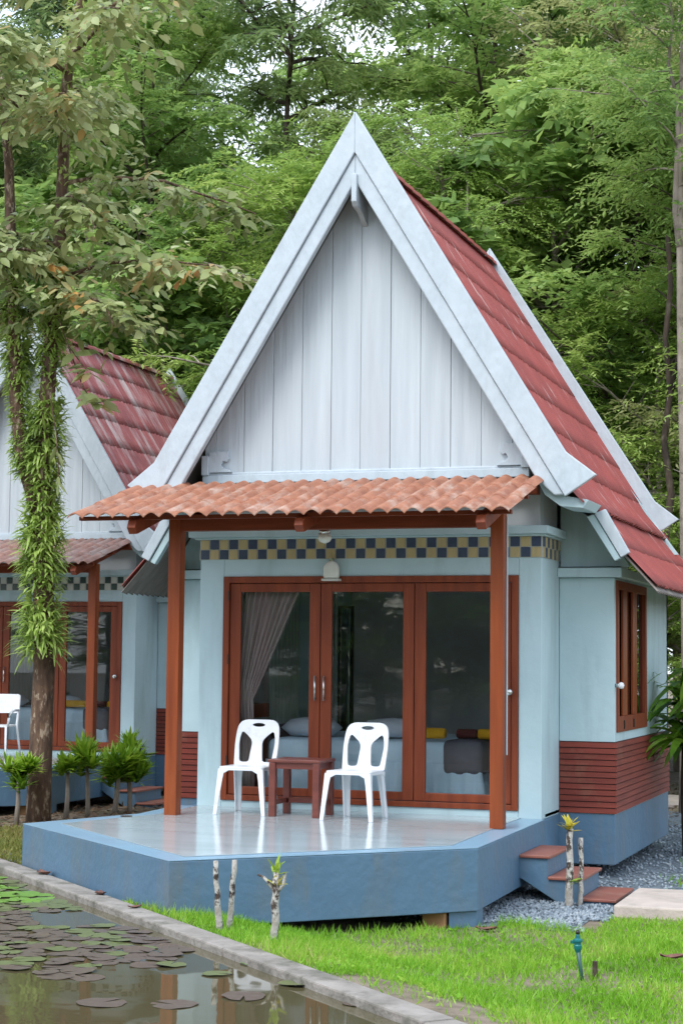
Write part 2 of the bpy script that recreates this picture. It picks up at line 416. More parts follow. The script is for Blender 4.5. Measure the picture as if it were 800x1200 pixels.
# coping round the pond: lengths of cast concrete, one thing
cp = thing('pond_coping', 'narrow worn concrete coping along the lily pond edge below the deck', 'pond edging', (*xy(2, -.095), -.36))
cp['off'] = (0, 0, 0)
def strip(u0, u1, v0, v1, dz=0):
    b = MB()
    p = [xy(u0, v0), xy(u1, v0), xy(u1, v1), xy(u0, v1)]
    b.extr(p, -1.3, -.33 + dz, 'z')
    o = b.build('coping_stone', M['concrete'], cp, bevel=0.012)
    o.location = -cp.location
    return o
rng = random.Random(4)
u = PU0
while u < PU1 + .15:
    e = min(u + 2.4, PU1 + .2)
    if PU1 + .2 - e < .6: e = PU1 + .2
    strip(u, e - .008, -.19, 0.0, rng.uniform(-.006, .004)); u = e
strip(PU1, PU1 + .2, PV0 - .2, -.2)
strip(PU0, PU1 - .01, PV0 - .2, PV0)

# gravel bed beside the wing and under the stairs
gx = np.linspace(-4.6, 2.6, 25); gy = np.linspace(-2.55, 8.5, 36)
gm = MB()
gpts = [(x, y, gz(x, y) + .006) for y in gy for x in gx]
def ingravel(x, y):
    e = .12 * math.sin(x * 5.1) + .1 * math.sin(y * 4.3 + x)
    if y < -1.75 + e: return -.75 < x < .95 + e and y > -2.5 + e
    if y < -.2: return -4.5 < x < .95
    return -4.5 < x < 1.25 + e + max(0, y - 1.5) * .25
gm.add(gpts, [(j * 25 + i, j * 25 + i + 1, (j + 1) * 25 + i + 1, (j + 1) * 25 + i) for j in range(35) for i in range(24)
              if ingravel((gx[i] + gx[i + 1]) / 2, (gy[j] + gy[j + 1]) / 2)])
M['gravel'] = mat('blue_grey_gravel', (0.20, 0.25, 0.29), (0.06, 0.075, 0.09), 0.85, 26, bump=1.0, bscale=45, detail=3)
tag(gm.build('gravel_bed', M['gravel'], recalc=False), kind='structure')
rs = np.random.RandomState(3)
octv = np.array([(1, 0, 0), (-1, 0, 0), (0, 1, 0), (0, -1, 0), (0, 0, 1), (0, 0, -1)], float)
octf = np.array([(0, 2, 4), (2, 1, 4), (1, 3, 4), (3, 0, 4), (2, 0, 5), (1, 2, 5), (3, 1, 5), (0, 3, 5)])
SV, SF = [], []
k = 0
while k < 9000:
    x, y = rs.uniform(-1.2, 2.2), rs.uniform(-2.65, 6.5)
    if rs.rand() < .45: x, y = rs.uniform(-.8, 1.1), rs.uniform(-2.65, -.2)
    if not ingravel(x, y) : continue
    s = octv * rs.uniform(.010, .024) * (1 + .3 * rs.randn(6, 3)) * np.array([1, 1, .7])
    a = rs.uniform(0, 6.28); c, q = math.cos(a), math.sin(a)
    s = s @ np.array([[c, -q, 0], [q, c, 0], [0, 0, 1]]) + np.array([x, y, gz(x, y) + .012])
    SV.append(s); SF.append(octf + 6 * k); k += 1
M['stones'] = leafmat('grey_blue_stone_chips', [(0.07, 0.085, 0.10), (0.16, 0.20, 0.235), (0.27, 0.32, 0.36), (0.40, 0.43, 0.44)], 0.0, 0.8, 3)
tag(npmesh('gravel_stones', np.concatenate(SV), np.concatenate(SF), M['stones'], loops=3), kind='stuff',
    label='loose blue grey gravel chips beside the cottage steps', cat='gravel')

# path slab in front of the stairs, path far behind the wing
pb = MB(); pb.box(.93, 4.6, -1.62, -.45, -.62, -.49)
tag(pb.build('path_slab', M['slab'], bevel=.015), kind='structure')
pb = MB(); pb.box(-.9, 5, 9.2, 10.9, -.62, -.53)
tag(pb.build('path', M['slab'], bevel=.015), kind='structure')

# ------------------------------------------------------------------ cottage
CX, WL, HW = -1.66, -3.32, 1.66
def wave_sheet(b, prof, y0, y1, pitch, amp, rows, gap, up_n, thick=.012, lift=.022, sub=6, swap=False, shape='sin', mi=0, jit=0, seed=0):
    """corrugated sheet laid in rows down a profile [(a,z),...]; waves across y (or x when swap)"""
    rg = random.Random(seed)
    P = [Vector((a, 0, z)) for a, z in prof]
    L = [0]
    for i in range(1, len(P)): L.append(L[-1] + (P[i] - P[i - 1]).length)
    def at(s):
        s = max(0, min(L[-1], s))
        for i in range(1, len(P)):
            if s <= L[i] + 1e-9:
                d = (P[i] - P[i - 1]).normalized()
                return P[i - 1] + d * (s - L[i - 1]), Vector((-d.z, 0, d.x)) if up_n > 0 else Vector((d.z, 0, -d.x))
    nn = int(round((y1 - y0) / pitch)) * sub
    def W(k):
        t = (k % sub) / sub
        if shape == 'sin': return amp * math.sin(2 * PI * t)
        return amp * (abs(math.sin(PI * t)) * 2 - 1)          # barrel: round ridges, sharp valleys
    for r in range(rows):
        s0, s1 = L[-1] * r / rows - (gap if r else 0), L[-1] * (r + 1) / rows
        steps = 3
        vs, fs = [], []
        for q in range(steps + 1):
            s = s0 + (s1 - s0) * q / steps
            p, nrm = at(s)
            h = lift * q / steps
            for k in range(nn + 1):
                y = y0 + (y1 - y0) * k / nn
                jj = jit * ((math.sin(((k // sub) + r * 57) * 12.9898) * 43758.5453) % 1 - .5) if q == steps else 0
                pp = p + nrm * (W(k) + h) + (P[-1] - P[0]).normalized() * jj
                vs.append((y, pp.x, pp.z) if swap else (pp.x, y, pp.z))
        # lip: lower edge with a visible thickness
        p, nrm = at(s1)
        for k in range(nn + 1):
            y = y0 + (y1 - y0) * k / nn
            jj = jit * ((math.sin(((k // sub) + r * 57) * 12.9898) * 43758.5453) % 1 - .5)
            pp = p + nrm * (W(k) + lift - thick) + (P[-1] - P[0]).normalized() * jj
            vs.append((y, pp.x, pp.z) if swap else (pp.x, y, pp.z))
        m_ = nn + 1
        for q in range(steps + 1):
            for k in range(nn): fs.append((q * m_ + k, q * m_ + k + 1, (q + 1) * m_ + k + 1, (q + 1) * m_ + k))
        b.add(vs, fs, mi)

def plate(b, outer, holes, fmap, th, mi=0):
    """flat polygon with holes, given a thickness along -y of its own frame, mapped into place"""
    bm = bmesh.new(); ed = []
    for lp in [outer] + holes:
        vv = [bm.verts.new((p[0], 0, p[1])) for p in lp]
        ed += [bm.edges.new((vv[i], vv[(i + 1) % len(vv)])) for i in range(len(vv))]
    bmesh.ops.triangle_fill(bm, use_beauty=True, use_dissolve=False, edges=ed)
    bm.faces.ensure_lookup_table()
    ret = bmesh.ops.extrude_face_region(bm, geom=bm.faces[:])
    for g in ret['geom']:
        if isinstance(g, bmesh.types.BMVert): g.co.y += th
    bm.verts.index_update()
    b.add([fmap(v.co) for v in bm.verts], [[v.index for v in f.verts] for f in bm.faces], mi)
    bm.free()

def make_house(loc, label, old=False):
    base = Vector((-1.66, 0, -.58))
    h = thing('cottage', label, 'cottage', Vector(loc) + base)
    h['off'] = -base
    roofm = M['roof_old'] if old else M['roof']
    terr = M['terra_old'] if old else M['terra']
    # ---- walls of the room
    b = MB()
    b.box(WL, -3.073, 0, .14, 0, 2.543)
    b.box(-.213, 0, 0, .14, 0, 2.543)
    b.box(-3.073, -.213, 0, .14, 2.175, 2.543)
    b.box(-3.073, -.213, 0, .14, 0, .075)
    b.box(WL, WL + .12, .14, .745, 0, 2.543); b.box(-.12, 0, .14, .745, 0, 2.543)
    b.build('wall', M['wall'], h, bevel=.008)
    b = MB()
    b.box(WL + .02, -.02, .02, .12, 2.543, 3.2)       # upper wall behind the canopy
    b.box(WL + .02, WL + .12, .12, .75, 2.543, 3.0); b.box(-.12, -.02, .12, .75, 2.543, 3.0)
    b.build('upper_wall', M['soffit'], h, bevel=.008)
    # back and inner shell
    b = MB()
    b.box(WL + .09, -2.75, 4.3, 4.42, 0, 2.5); b.box(-2.25, -.09, 4.3, 4.42, 0, 2.5)
    b.box(-2.75, -2.25, 4.3, 4.42, 0, 2.5)
    b.box(WL + .13, -.13, .16, .76, 2.5, 2.54); b.box(WL - .4, .4, .76, 4.42, 2.2, 2.24) if False else b.box(WL + .0, -.0, .76, 4.42, 2.5, 2.54)
    b.build('room_lining', M['room'], h)
    b = MB(); b.box(WL + .0, -.0, .145, 4.3, .013, .04); b.build('room_floor', M['roomfloor'], h)
    b = MB(); b.box(WL, -2.75, 4.43, 4.5, -.45, 2.6); b.box(-2.25, .0, 4.43, 4.5, -.45, 2.6); b.box(-.08, 0, 4.01, 4.43, -.45, 2.6); b.box(WL, WL + .08, 4.01, 4.43, -.45, 2.6)
    b.box(-2.75, -2.25, 4.43, 4.5, -.45, 2.6)
    b.extr([(-3.9, 2.61), (.58, 2.61), (CX, 5.75)], 4.40, 4.46); b.build('rear_wall', M['wall'], h)
    # wall cornice
    b = MB()
    b.extr([(WL - .08, -.12), (.08, -.12), (.08, .70), (0, .70), (0, 0), (WL, 0), (WL, .70), (WL - .08, .70)], 2.545, 2.618, 'z')
    b.extr([(WL - .04, -.06), (.04, -.06), (.04, .70), (0, .70), (0, 0), (WL, 0), (WL, .70), (WL - .04, .70)], 2.528, 2.545, 'z')
    b.build('cornice', M['wall'], h, bevel=.006)
    # mosaic band of two rows
    b = MB()
    n = 34; tw = (0 - WL) / n; th = .0955
    b.box(WL - .003, .003, -.007, .0, 2.336, 2.528, 0)
    b.box(.0, .007, .0, .745, 2.336, 2.528, 0); b.box(WL - .007, WL, .0, .745, 2.336, 2.528, 0)
    for i in range(n):
        for r in range(2):
            dk = (i + r) % 2 == (1 if r == 1 else 1)
            dk = ((i % 2 == 1) if r == 1 else (i % 2 == 0))
            b.box(WL + i * tw + .006, WL + (i + 1) * tw - .006, -.013, -.007, 2.338 + r * th + .003, 2.338 + (r + 1) * th - .005, 1 if dk else 2)
    for i in range(8):
        for r in range(2):
            dk = ((i % 2 == 0) if r == 1 else (i % 2 == 1))
            y = i * .745 / 8
            b.box(.007, .013, y + .006, y + .087, 2.338 + r * th + .003, 2.338 + (r + 1) * th - .005, 1 if dk else 2)
            b.box(WL - .013, WL - .007, y + .006, y + .087, 2.338 + r * th + .003, 2.338 + (r + 1) * th - .005, 1 if dk else 2)
    b.build('tile_band', [M['t_grout'], M['t_green'] if old else M['t_blue'], M['t_cream'] if old else M['t_yellow']], h)
    # ---- doors
    b = MB()
    b.box(-3.073, -3.013, -.02, .10, .075, 2.175); b.box(-.273, -.213, -.02, .10, .075, 2.175)
    b.box(-3.013, -.273, -.02, .10, 2.115, 2.175); b.box(-3.013, -.273, -.02, .10, .075, .125)
    df = b.build('door_frame', M['wood'], h, bevel=.004)
    x0 = -3.010; lw = (3.010 - .276) / 3
    for i in range(3):
        a, c = x0 + i * lw + .004, x0 + (i + 1) * lw - .004
        b = MB()
        st = .105
        b.box(a, a + st, .0, .045, .13, 2.11); b.box(c - st, c, .0, .045, .13, 2.11)
        b.box(a + st, c - st, .0, .045, 2.03, 2.11); b.box(a + st, c - st, .0, .045, .13, .205)
        lf = b.build('door', M['wood'], h, bevel=.006)
        g = MB(); g.box(a + st - .005, c - st + .005, .020, .026, .20, 2.035)
        g.build('glass_pane', M['glass'], lf)
        if i < 2:
            xx = c - .035 if i == 0 else a + .045
            g = MB(); g.tube([(xx, -.035, 1.02), (xx, -.035, 1.25)], .009, 8)
            g.tube([(xx, -.035, 1.04), (xx, .0, 1.04)], .006, 6); g.tube([(xx, -.035, 1.23), (xx, .0, 1.23)], .006, 6)
            g.build('pull_handle', M['steel'], lf, smooth=True)
        else:
            g = MB(); pr = [(.012, 0), (.012, .02), (.030, .028), (.034, .045), (.026, .062), (.008, .068)]
            vs0 = len(g.v); g.lathe((0, 0, 0), pr, 14)
            g.v = [(-.285 + x, -.022 - z, 1.128 + y) for x, y, z in g.v]
            g.build('door_knob', M['steel'], lf, smooth=True)
        if i == 0:
            for z in (.4, 1.35, 1.95):
                g = MB(); g.box(-3.02, -3.008, -.026, -.02, z, z + .09); g.build('hinge', M['black'], lf)
    # ---- gable of vertical boards
    sl_ = 1.637
    def top(x): return 6.448 - .455 - abs(x - CX) * sl_
    b = MB()
    xs = [CX + (k - 5.5) * .289 + .11 for k in range(12)]
    xs = [-3.25] + [x for x in xs if -3.2 < x < -.12] + [-.10]
    for i in range(len(xs) - 1):
        a, c = xs[i] + .002, xs[i + 1] - .002
        pl = [(a, 3.10), (c, 3.10), (c, top(c))]
        if a < CX < c: pl.append((CX, top(CX)))
        pl.append((a, top(a)))
        if min(top(a), top(c)) < 3.12: pl = [(a, 3.10), (c, 3.10), (c, max(3.11, top(c))), (a, max(3.11, top(a)))]
        j = [0, .003, -.002, .002][i % 4]
        b.extr(pl, -.10 + j, -.07)
    gw = b.build('gable_boards', M['board'], h, bevel=.003)
    b = MB(); b.extr([(-3.26, 3.12), (-.09, 3.12), (CX, 5.93)], -.066, -.03); b.build('gable_backing', M['board'], h)
    b = MB(); b.box(-3.26, -.09, -.135, -.03, 3.055, 3.135); b.box(-3.26, -.09, -.115, -.09, 3.135, 3.16)
    b.box(-3.262, -3.19, -.16, -.03, 3.135, 3.32); b.box(-.16, -.088, -.16, -.03, 3.135, 3.32)
    b.build('gable_sill', M['white'], h, bevel=.006)
    b = MB(); b.box(WL + .0, -.02, -.10, .02, 2.90, 3.05); b.build('wall_plate_beam', M['wood_x'], h, bevel=.004)
    # scroll brackets at the gable foot
    for sx in (1, -1):
        b = MB()
        px = lambda d: (-3.19 + d) if sx > 0 else (-.16 - d)
        cur = [(0, 3.16), (.0, 3.36), (.19, 3.36), (.19, 3.33), (.20, 3.29), (.17, 3.26), (.14, 3.27), (.12, 3.23), (.15, 3.20), (.20, 3.185), (.23, 3.16)]
        b.extr([(px(p[0]), p[1]) for p in cur], -.145, -.104)
        b.build('scroll_bracket', M['white'], h, bevel=.004)
    # ridge bracket under the apex
    b = MB()
    cur = [(-.46, 5.86), (-.46, 5.60), (-.42, 5.56), (-.33, 5.545), (-.25, 5.52), (-.17, 5.47), (-.09, 5.44), (-.06, 5.86)]
    b.extr(cur, CX - .025, CX + .025, 'x'); b.build('ridge_bracket', M['white'], h, bevel=.006)
    # ---- bargeboards
    def barge(y, apex, th, sc=1.0, trim=True):
        for sx in (1, -1):
            X = lambda d: CX + sx * d
            b = MB()
            dz = apex - 6.448
            o = [(0, 6.448), (1.966, 3.235), (2.238, 3.025), (1.960, 2.842), (0, 6.062)]
            b.extr([(X(p[0] * sc), (p[1] + dz) if p[1] > 4 else p[1] + dz * .0) for p in o], y, y + th)
            bo = b.build('bargeboard', M['white'], h, bevel=.008)
            if trim:
                b = MB()
                o = [(0, 6.058), (1.945, 2.86), (1.86, 2.855), (1.70, 3.005), (0, 5.80)]
                b.extr([(X(p[0]), p[1]) for p in o], y + .025, y + .10)
                b.build('barge_trim', M['white'], bo, bevel=.012)
    barge(-.45, 6.448, .05)
    barge(4.62, 6.30, .05, .99, False)
    # boxed end under the eave tail and wing bargeboards
    for sx in (1, -1):
        X = lambda d: CX + sx * d
        b = MB(); b.extr([(X(1.68), 3.02), (X(1.95), 2.855), (X(2.15), 2.815), (X(2.10), 2.745), (X(1.90), 2.765), (X(1.76), 2.87)], -.345, .25)
        b.build('eave_soffit', M['wall'], h, bevel=.004)
        b = MB(); b.extr([(X(2.185), 2.785), (X(2.405), 2.39), (X(2.325), 2.345), (X(2.085), 2.745)], .25, .30)
        wb_ = b.build('wing_bargeboard', M['white'], h, bevel=.006)
        b = MB(); b.extr([(X(2.08), 2.74), (X(2.318), 2.34), (X(2.265), 2.315), (X(2.01), 2.72)], .27, .34)
        b.build('barge_trim', M['wall'], wb_, bevel=.006)
    # ---- roof slopes
    prof = [(0, 6.13), (1.90, 3.02), (2.10, 2.79)]
    low = [(2.02, 2.83), (2.25, 2.52), (2.64, 2.09)]
    b = MB(); un = MB()
    for sx in (1, -1):
        P = [(CX + sx * d, z) for d, z in prof]; Q = [(CX + sx * d, z) for d, z in low]
        wave_sheet(b, P, -.40, 4.64, .112, .0165, 8, .05, sx, jit=.022, sub=6, lift=.006, thick=.007)
        bl = MB(); wave_sheet(bl, Q, .30, 4.95, .112, .0165, 2, .05, sx, jit=.022, sub=6, lift=.006, thick=.007)
        bl.build('lower_roof', roofm, h, smooth=True, recalc=False)
        # underside
        Q2 = [(CX + sx * d, z - .05) for d, z in low]
        wave_sheet(un, Q2, .31, 4.93, .126, .016, 1, 0, sx, lift=0, sub=6)
        un.extr([(CX, 6.05), (CX + sx * 1.88, 2.98), (CX + sx * 1.88, 2.95), (CX, 6.01)], -.38, 4.6)
    # small gable-facing fill between tail and wing roof is left open, as a shadow gap
    rf = b.build('roof', roofm, h, smooth=True, recalc=False)
    un.build('roof_underside', M['underroof'], rf)
    rf.children[0].location = (0, 0, 0)
    b = MB()
    y = -.38
    while y < 4.5:
        ang = [PI * k / 6 for k in range(7)]
        vs = []
        for yy, rr in ((y, .082), (y + .34, .098)):
            vs += [(CX + rr * math.cos(a) * 1.05, yy, 6.085 + rr * math.sin(a) * .9) for a in ang]
        b.add(vs, [(k, k + 1, k + 8, k + 7) for k in range(6)]); y += .30
    rc = b.build('ridge_cap', roofm, rf, smooth=True); rc.location = (0, 0, 0)
    # ---- wings
    for sx in (1, -1):
        X = lambda d: d if sx > 0 else WL - d
        def bx(b, x0, x1, y0, y1, z0, z1, mi=0):
            a, c = sorted((X(x0), X(x1))); b.box(a, c, y0, y1, z0, z1, mi)
        b = MB()
        bx(b, 0, .518, .745, .83, .0, 2.185)
        ys = 0 if sx > 0 else 1.30
        bx(b, .43, .518, .83, .90 + ys, .0, 2.185)
        bx(b, .43, .518, 2.46 + ys, 4.0, .0, 2.185)
        bx(b, .43, .518, .90 + ys, 2.46 + ys, .0, .755); bx(b, .43, .518, .90 + ys, 2.46 + ys, 2.165, 2.185)
        bx(b, .0, .518, 3.92, 4.0, .0, 2.185)
        b.extr([(X(.001), 2.29), (X(.66), 2.29), (X(.42), 2.66), (X(.001), 2.95)], .79, .85)
        b.build('wing_wall', M['wall'], h, bevel=.006)
        b = MB(); bx(b, 0.002, .60, .66, 4.08, 2.188, 2.275)
        b.build('wing_cornice', M['wall'], h, bevel=.006)
        b = MB(); bx(b, -.02, .520, .742, 4.0, -.449, .012)
        b.build('plinth', M['slate'], h, bevel=.008)
        b = MB(); bx(b, .004, .5195, .7385, 4.005, .0125, .672); b.build('slat_backing', M['slatgap'], h)
        b = MB()
        for k in range(12):
            z0 = .018 + k * .0545; z1 = z0 + .045
            if sx > 0:
                b.add([(.006, .728, z0), (.536, .728, z0), (.536, .738, z1), (.006, .738, z1), (.006, .745, z0), (.518, .745, z0), (.518, .745, z1), (.006, .745, z1)],
                      [(0, 1, 2, 3), (0, 4, 5, 1), (3, 2, 6, 7), (0, 3, 7, 4)])
                b.add([(.536, .728, z0), (.536, 4.01, z0), (.526, 4.01, z1), (.526, .738, z1), (.518, .745, z0), (.518, 4.01, z0), (.518, 4.01, z1), (.518, .745, z1)],
                      [(0, 1, 2, 3), (0, 4, 5, 1), (3, 2, 6, 7), (1, 5, 6, 2)])
            else:
                b.box(WL - .532, WL - .006, .728, .745, z0, z1); b.box(WL - .536, WL - .518, .735, 4.01, z0, z1)
        b.build('slat_cladding', M['slat'], h)
        b = MB()
        ym = [.83, 1.28, 1.68, 2.10, 2.50]
        bx(b, .44, .536, .83 + ys, .91 + ys, .755, 2.165); bx(b, .44, .536, 2.42 + ys, 2.50 + ys, .755, 2.165)
        bx(b, .44, .536, .91 + ys, 2.42 + ys, 2.085, 2.165); bx(b, .44, .536, .91 + ys, 2.42 + ys, .755, .90)
        wn = b.build('window', M['wood'], h, bevel=.005)
        for y0, y1 in (((1.16, 1.38), (1.70, 1.93)) if sx > 0 else ()):
            b = MB(); bx(b, .505, .529, y0, y1, .90, 2.085); o = b.build('shutter_stile', M['postwood'], wn, bevel=.004); o.location = (0, 0, 0)
        b = MB(); bx(b, .495, .500, .91 + ys, 2.42 + ys, .90, 2.085); o = b.build('window_glass', M['dark_glass'] if sx > 0 else M['glass'], wn); o.location = (0, 0, 0)
        for y in (1.13, 1.66):
            b = MB(); bx(b, .536, .545, y + ys, y + .03 + ys, .78, .86); b.build('latch', M['black'], wn)
    for c in df.children: c.location = (0, 0, 0)
    for o in h.children:
        for c in o.children: c.location = (0, 0, 0)
    # ---- deck
    D = [(-1.665, -4.305), (.086, -2.58), (.05, -1.0), (.03, .0), (.03, .74), (-3.35, .74), (-3.35, -.02), (-3.50, -.02), (-3.24, -1.1), (-3.911, -2.283)]
    D = [(-1.665, -4.305), (.086, -2.58), (.03, .0), (.0, .742), (-.02, .742), (-.02, .16), (WL + .02, .16), (WL + .02, .742), (WL, .742), (-3.52, .0), (-3.45, -1.0), (-3.911, -2.283)]
    b = MB(); b.extr(D, -.46, 0, 'z')
    b.extr([(-.10, -2.72), (.07, -2.56), (.07, -2.36), (-.10, -2.36)], -.75, -.46, 'z')
    dk = b.build('deck', [M['slate']], h, bevel=.006)
    b = MB(); b.extr([(p[0] * 1 + (CX - p[0]) * .002, p[1]) for p in D[:3]] + [(.028, -.001), (-3.515, -.001), D[10], D[11]], .003, .007, 'z')
    b.build('deck_border', M['border'], dk)
    b = MB(); b.extr([(-1.66, -4.05), (-.134, -2.52), (-.19, -.35), (-.19, -.002), (-3.30, -.002), (-3.25, -1.0), (-3.60, -2.19)], .009, .013, 'z')
    b.build('deck_floor', M['deck'], dk)
    b = MB(); b.lathe((-3.40, -1.36, .014), [(.05, 0), (.055, .004), (.03, .006), (.005, .004)], 14); b.build('drain_cover', M['bark_dark'], dk)
    b = MB(); b.box(-.30, -.12, -2.75, -2.50, -.72, -.465); b.build('support_block', M['block'], h, bevel=.01)
    for x, y in ((-2.9, -1.2), (-.6, -.6), (-3.1, 1.2), (-.4, 1.6), (-3.6, 3.6), (.2, 3.6)):
        b = MB(); b.box(x - .1, x + .1, y - .1, y + .1, -.8, -.465); b.build('foundation_post', M['concrete'], h)
    # ---- steps
    b = MB()
    b.extr([(.045, -.215), (.29, -.215), (.29, -.385), (.56, -.385), (.56, -.545), (.83, -.545), (.83, -.62), (.46, -.62), (.045, -.375)], -1.08, -.27)
    st = b.build('steps', M['slate'], h, bevel=.006)
    for x0_, x1_, z in ((.048, .315, -.19), (.293, .585, -.36), (.563, .86, -.52)):
        b = MB(); b.box(x0_, x1_, -1.10, -.25, z - .025, z); b.build('stair_tread', M['tread'], st, bevel=.006)
    for c in list(dk.children) + list(st.children): c.location = (0, 0, 0)
    # ---- canopy
    for x in (-3.108, -.145):
        b = MB(); b.box(x - .058, x + .058, -1.09, -.975, .008, 2.655 if x < -1 else 2.655)
        b.build('canopy_post', M['postwood'], h, bevel=.006)
    b = MB(); b.box(-3.05, -.203, -1.085, -.985, 2.535, 2.652); b.build('canopy_beam', M['wood_x'], h, bevel=.005)
    b = MB()
    b.box(-3.05, -.203, -1.05, -1.02, 2.656, 2.676); b.build('white_batten', M['white'], h)
    sl2 = .29
    for x in (-3.27, -1.72, -.145):
        b = MB()
        zc = lambda y: 2.985 + (y + .5) * sl2 - .10
        y0 = -1.66; y1 = -.06
        p = [(y0 + .03, zc(y0) + .045), (y0, zc(y0) - .02), (y0 + .05, zc(y0) - .075), (y1, zc(y1) - .06), (y1, zc(y1) + .045)]
        b.extr(p, x - .04, x + .04, 'x'); b.build('rafter', M['wood'], h, bevel=.005)
    b = MB()
    wave_sheet(b, [(-.32, 3.037), (-1.72, 2.631)], -3.86, .11, .147, .022, 3, .07, -1, thick=.014, lift=.012, sub=10, swap=True, shape='barrel', jit=.012)
    b.build('canopy_tiles', terr, h, smooth=True)
    for y, z in ((-.9, 2.80), (-1.5, 2.625)):
        b = MB(); b.beam((-3.84, y, z), (.08, y, z), .05, .035); b.build('canopy_purlin', M['wood_x'], h)
    if not old:
        b = MB(); b.tube([(-.078, -1.0, .62), (-.078, -1.0, 2.62)], .008, 6); b.build('conduit', M['white'], h)
    return h

make_house((0, 0, 0), 'white aqua cottage with steep red roof and blue and yellow tile band, in full view')
make_house((-7.35, 7.1, 0), 'cottage with dark green and cream tile band and stained roof, half behind the fern-clad tree', old=True)

# ------------------------------------------------------------------ room contents seen through the doors
def room_things(off, second=False):
    ox, oy = off
    who = 'far cottage' if second else 'nearest cottage'
    # curtain tied back at the left door
    b = MB()
    N, Z = 60, 26
    vs = []
    for j in range(Z + 1):
        t = j / Z; z = 2.08 - t * 1.98
        zt = 1.05
        if z > zt:
            q = (z - zt) / (2.08 - zt)
            xl = -2.93 + .02 * q - .06 * (1 - q); xr = -2.81 + (.46) * q ** 1.0
        else:
            q = min(1, (zt - z) / .5)
            xl = -2.99 + .03 * q; xr = -2.83 + .03 * q
        for i in range(N + 1):
            s = i / N
            am = .028 if z > zt + .1 else .018
            x = xl + (xr - xl) * s
            y = .165 + am * math.sin(s * 2 * PI * 9) + .012 * math.sin(s * 31 + z * 2)
            if abs(z - zt) < .06: y = .165 + .4 * (y - .165)
            vs.append((ox + x, oy + y, z))
    b.add(vs, [(j * (N + 1) + i, j * (N + 1) + i + 1, (j + 1) * (N + 1) + i + 1, (j + 1) * (N + 1) + i) for j in range(Z) for i in range(N)])
    cu = b.build('curtain', M['curtain'], smooth=True)
    tag(cu, 'taupe pleated curtain tied back behind the left glass door of the ' + who, 'curtain')
    b = MB()
    vs = []; N = 70
    for j in range(9):
        z = 2.2 - j * .19
        for i in range(N + 1):
            s = i / N; vs.append((ox - 3.66 + .03 * math.sin(s * 2 * PI * 9), oy + 2.75 + .95 * s + .01 * math.sin(j + s * 4), z))
    b.add(vs, [(j * (N + 1) + i, j * (N + 1) + i + 1, (j + 1) * (N + 1) + i + 1, (j + 1) * (N + 1) + i) for j in range(8) for i in range(N)])
    tag(b.build('curtain', M['sheer'], smooth=True), 'pale green curtain at the side window inside the ' + who, 'curtain')
    # bed
    bed = thing('bed', 'bed with pale blue linen and dark runner inside the ' + who, 'bed', (ox - 1.65, oy + 1.5, .04))
    b = MB(); b.box(-1.16, .95, -1.0, 1.0, .34, .60); b.build('mattress', M['sheet'], bed, bevel=.07, smooth=True, seg=4)
    b = MB(); vs = []; per = []
    nx = 90
    path = [(-1.17 + 2.13 * k / nx, -1.01, 0) for k in range(nx + 1)] + [(.96, -1.01 + 2.0 * k / nx, 1) for k in range(1, nx + 1)]
    for zz in (.40, .25, .02):
        for k, (x, y, sd_) in enumerate(path):
            f = (.40 - zz) / .38 * .035
            wv = .6 + 1.3 * math.sin(k * .9 + math.sin(k * .23)) + .6 * math.sin(k * .37)
            vs.append((x + (f * wv if sd_ else 0), y - (0 if sd_ else f * wv), zz))
    m_ = len(path)
    b.add(vs, [(j * m_ + k, j * m_ + k + 1, (j + 1) * m_ + k + 1, (j + 1) * m_ + k) for j in range(2) for k in range(m_ - 1)])
    b.build('bed_skirt', M['sheet'], bed, smooth=True)
    b = MB(); b.box(.60, .99, -1.035, .6, .30, .625); b.build('bed_runner', M['runner'], bed, bevel=.06, smooth=True, seg=3)
    for k, (x, y, wx) in enumerate(((-.86, -.55, .30), (-.05, -.45, .36))):
        b = MB()
        prof = [(.02, -.08), (.7, -.075), (1.0, 0), (.7, .08), (.02, .11)]
        vs = []; n = 20
        for r, z in prof:
            for q in range(n):
                a = 2 * PI * q / n; cx, sx_ = math.cos(a), math.sin(a)
                e = (abs(cx) ** 3 + abs(sx_) ** 3) ** (-1 / 3)
                vs.append((ox - 1.65 + x + r * e * cx * wx, oy + 1.5 + y + r * e * sx_ * .22, .73 + z))
        b.add(vs, [(i * n + q, i * n + (q + 1) % n, (i + 1) * n + (q + 1) % n, (i + 1) * n + q) for i in range(4) for q in range(n)])
        o = b.build('pillow', M['pillow'], smooth=True)
        tag(o, ('grey pillow at the left end of the bed in the ' if k == 0 else 'larger grey pillow near the middle of the bed in the ') + who, 'pillow')
    # folded towels
    def roll(x, y, z, L, r, ma, name, lab):
        b = MB(); n = 14
        b.tube([(ox + x, oy + y, z), (ox + x + L * .08, oy + y, z), (ox + x + L * .92, oy + y, z), (ox + x + L, oy + y, z)], [r * .8, r, r, r * .8], n)
        tag(b.build(name, ma, smooth=False, bevel=.006), lab, 'towel')
    roll(-1.45, .68, .715, .38, .052, M['t_towel'], 'towel', 'rolled yellow towel on the bed foot of the ' + who)
    roll(-.98, .74, .715, .20, .045, M['m_towel'], 'towel', 'dark maroon towel roll beside the yellow ones in the ' + who)
    roll(-.77, .74, .715, .22, .050, M['t_towel'], 'towel', 'shorter yellow towel roll at the bed corner in the ' + who)
    # framed mirror on the rear wall
    mi = thing('tall_mirror', 'narrow black framed tall mirror behind the bed in the ' + who, 'mirror', (ox - 2.73, oy + 2.62, .04))
    b = MB(); b.box(-.085, -.055, -.02, .02, 0, 1.94); b.box(.055, .085, -.02, .02, 0, 1.94); b.box(-.055, .055, -.02, .02, 1.91, 1.94); b.box(-.055, .055, -.02, .02, 0, .03)
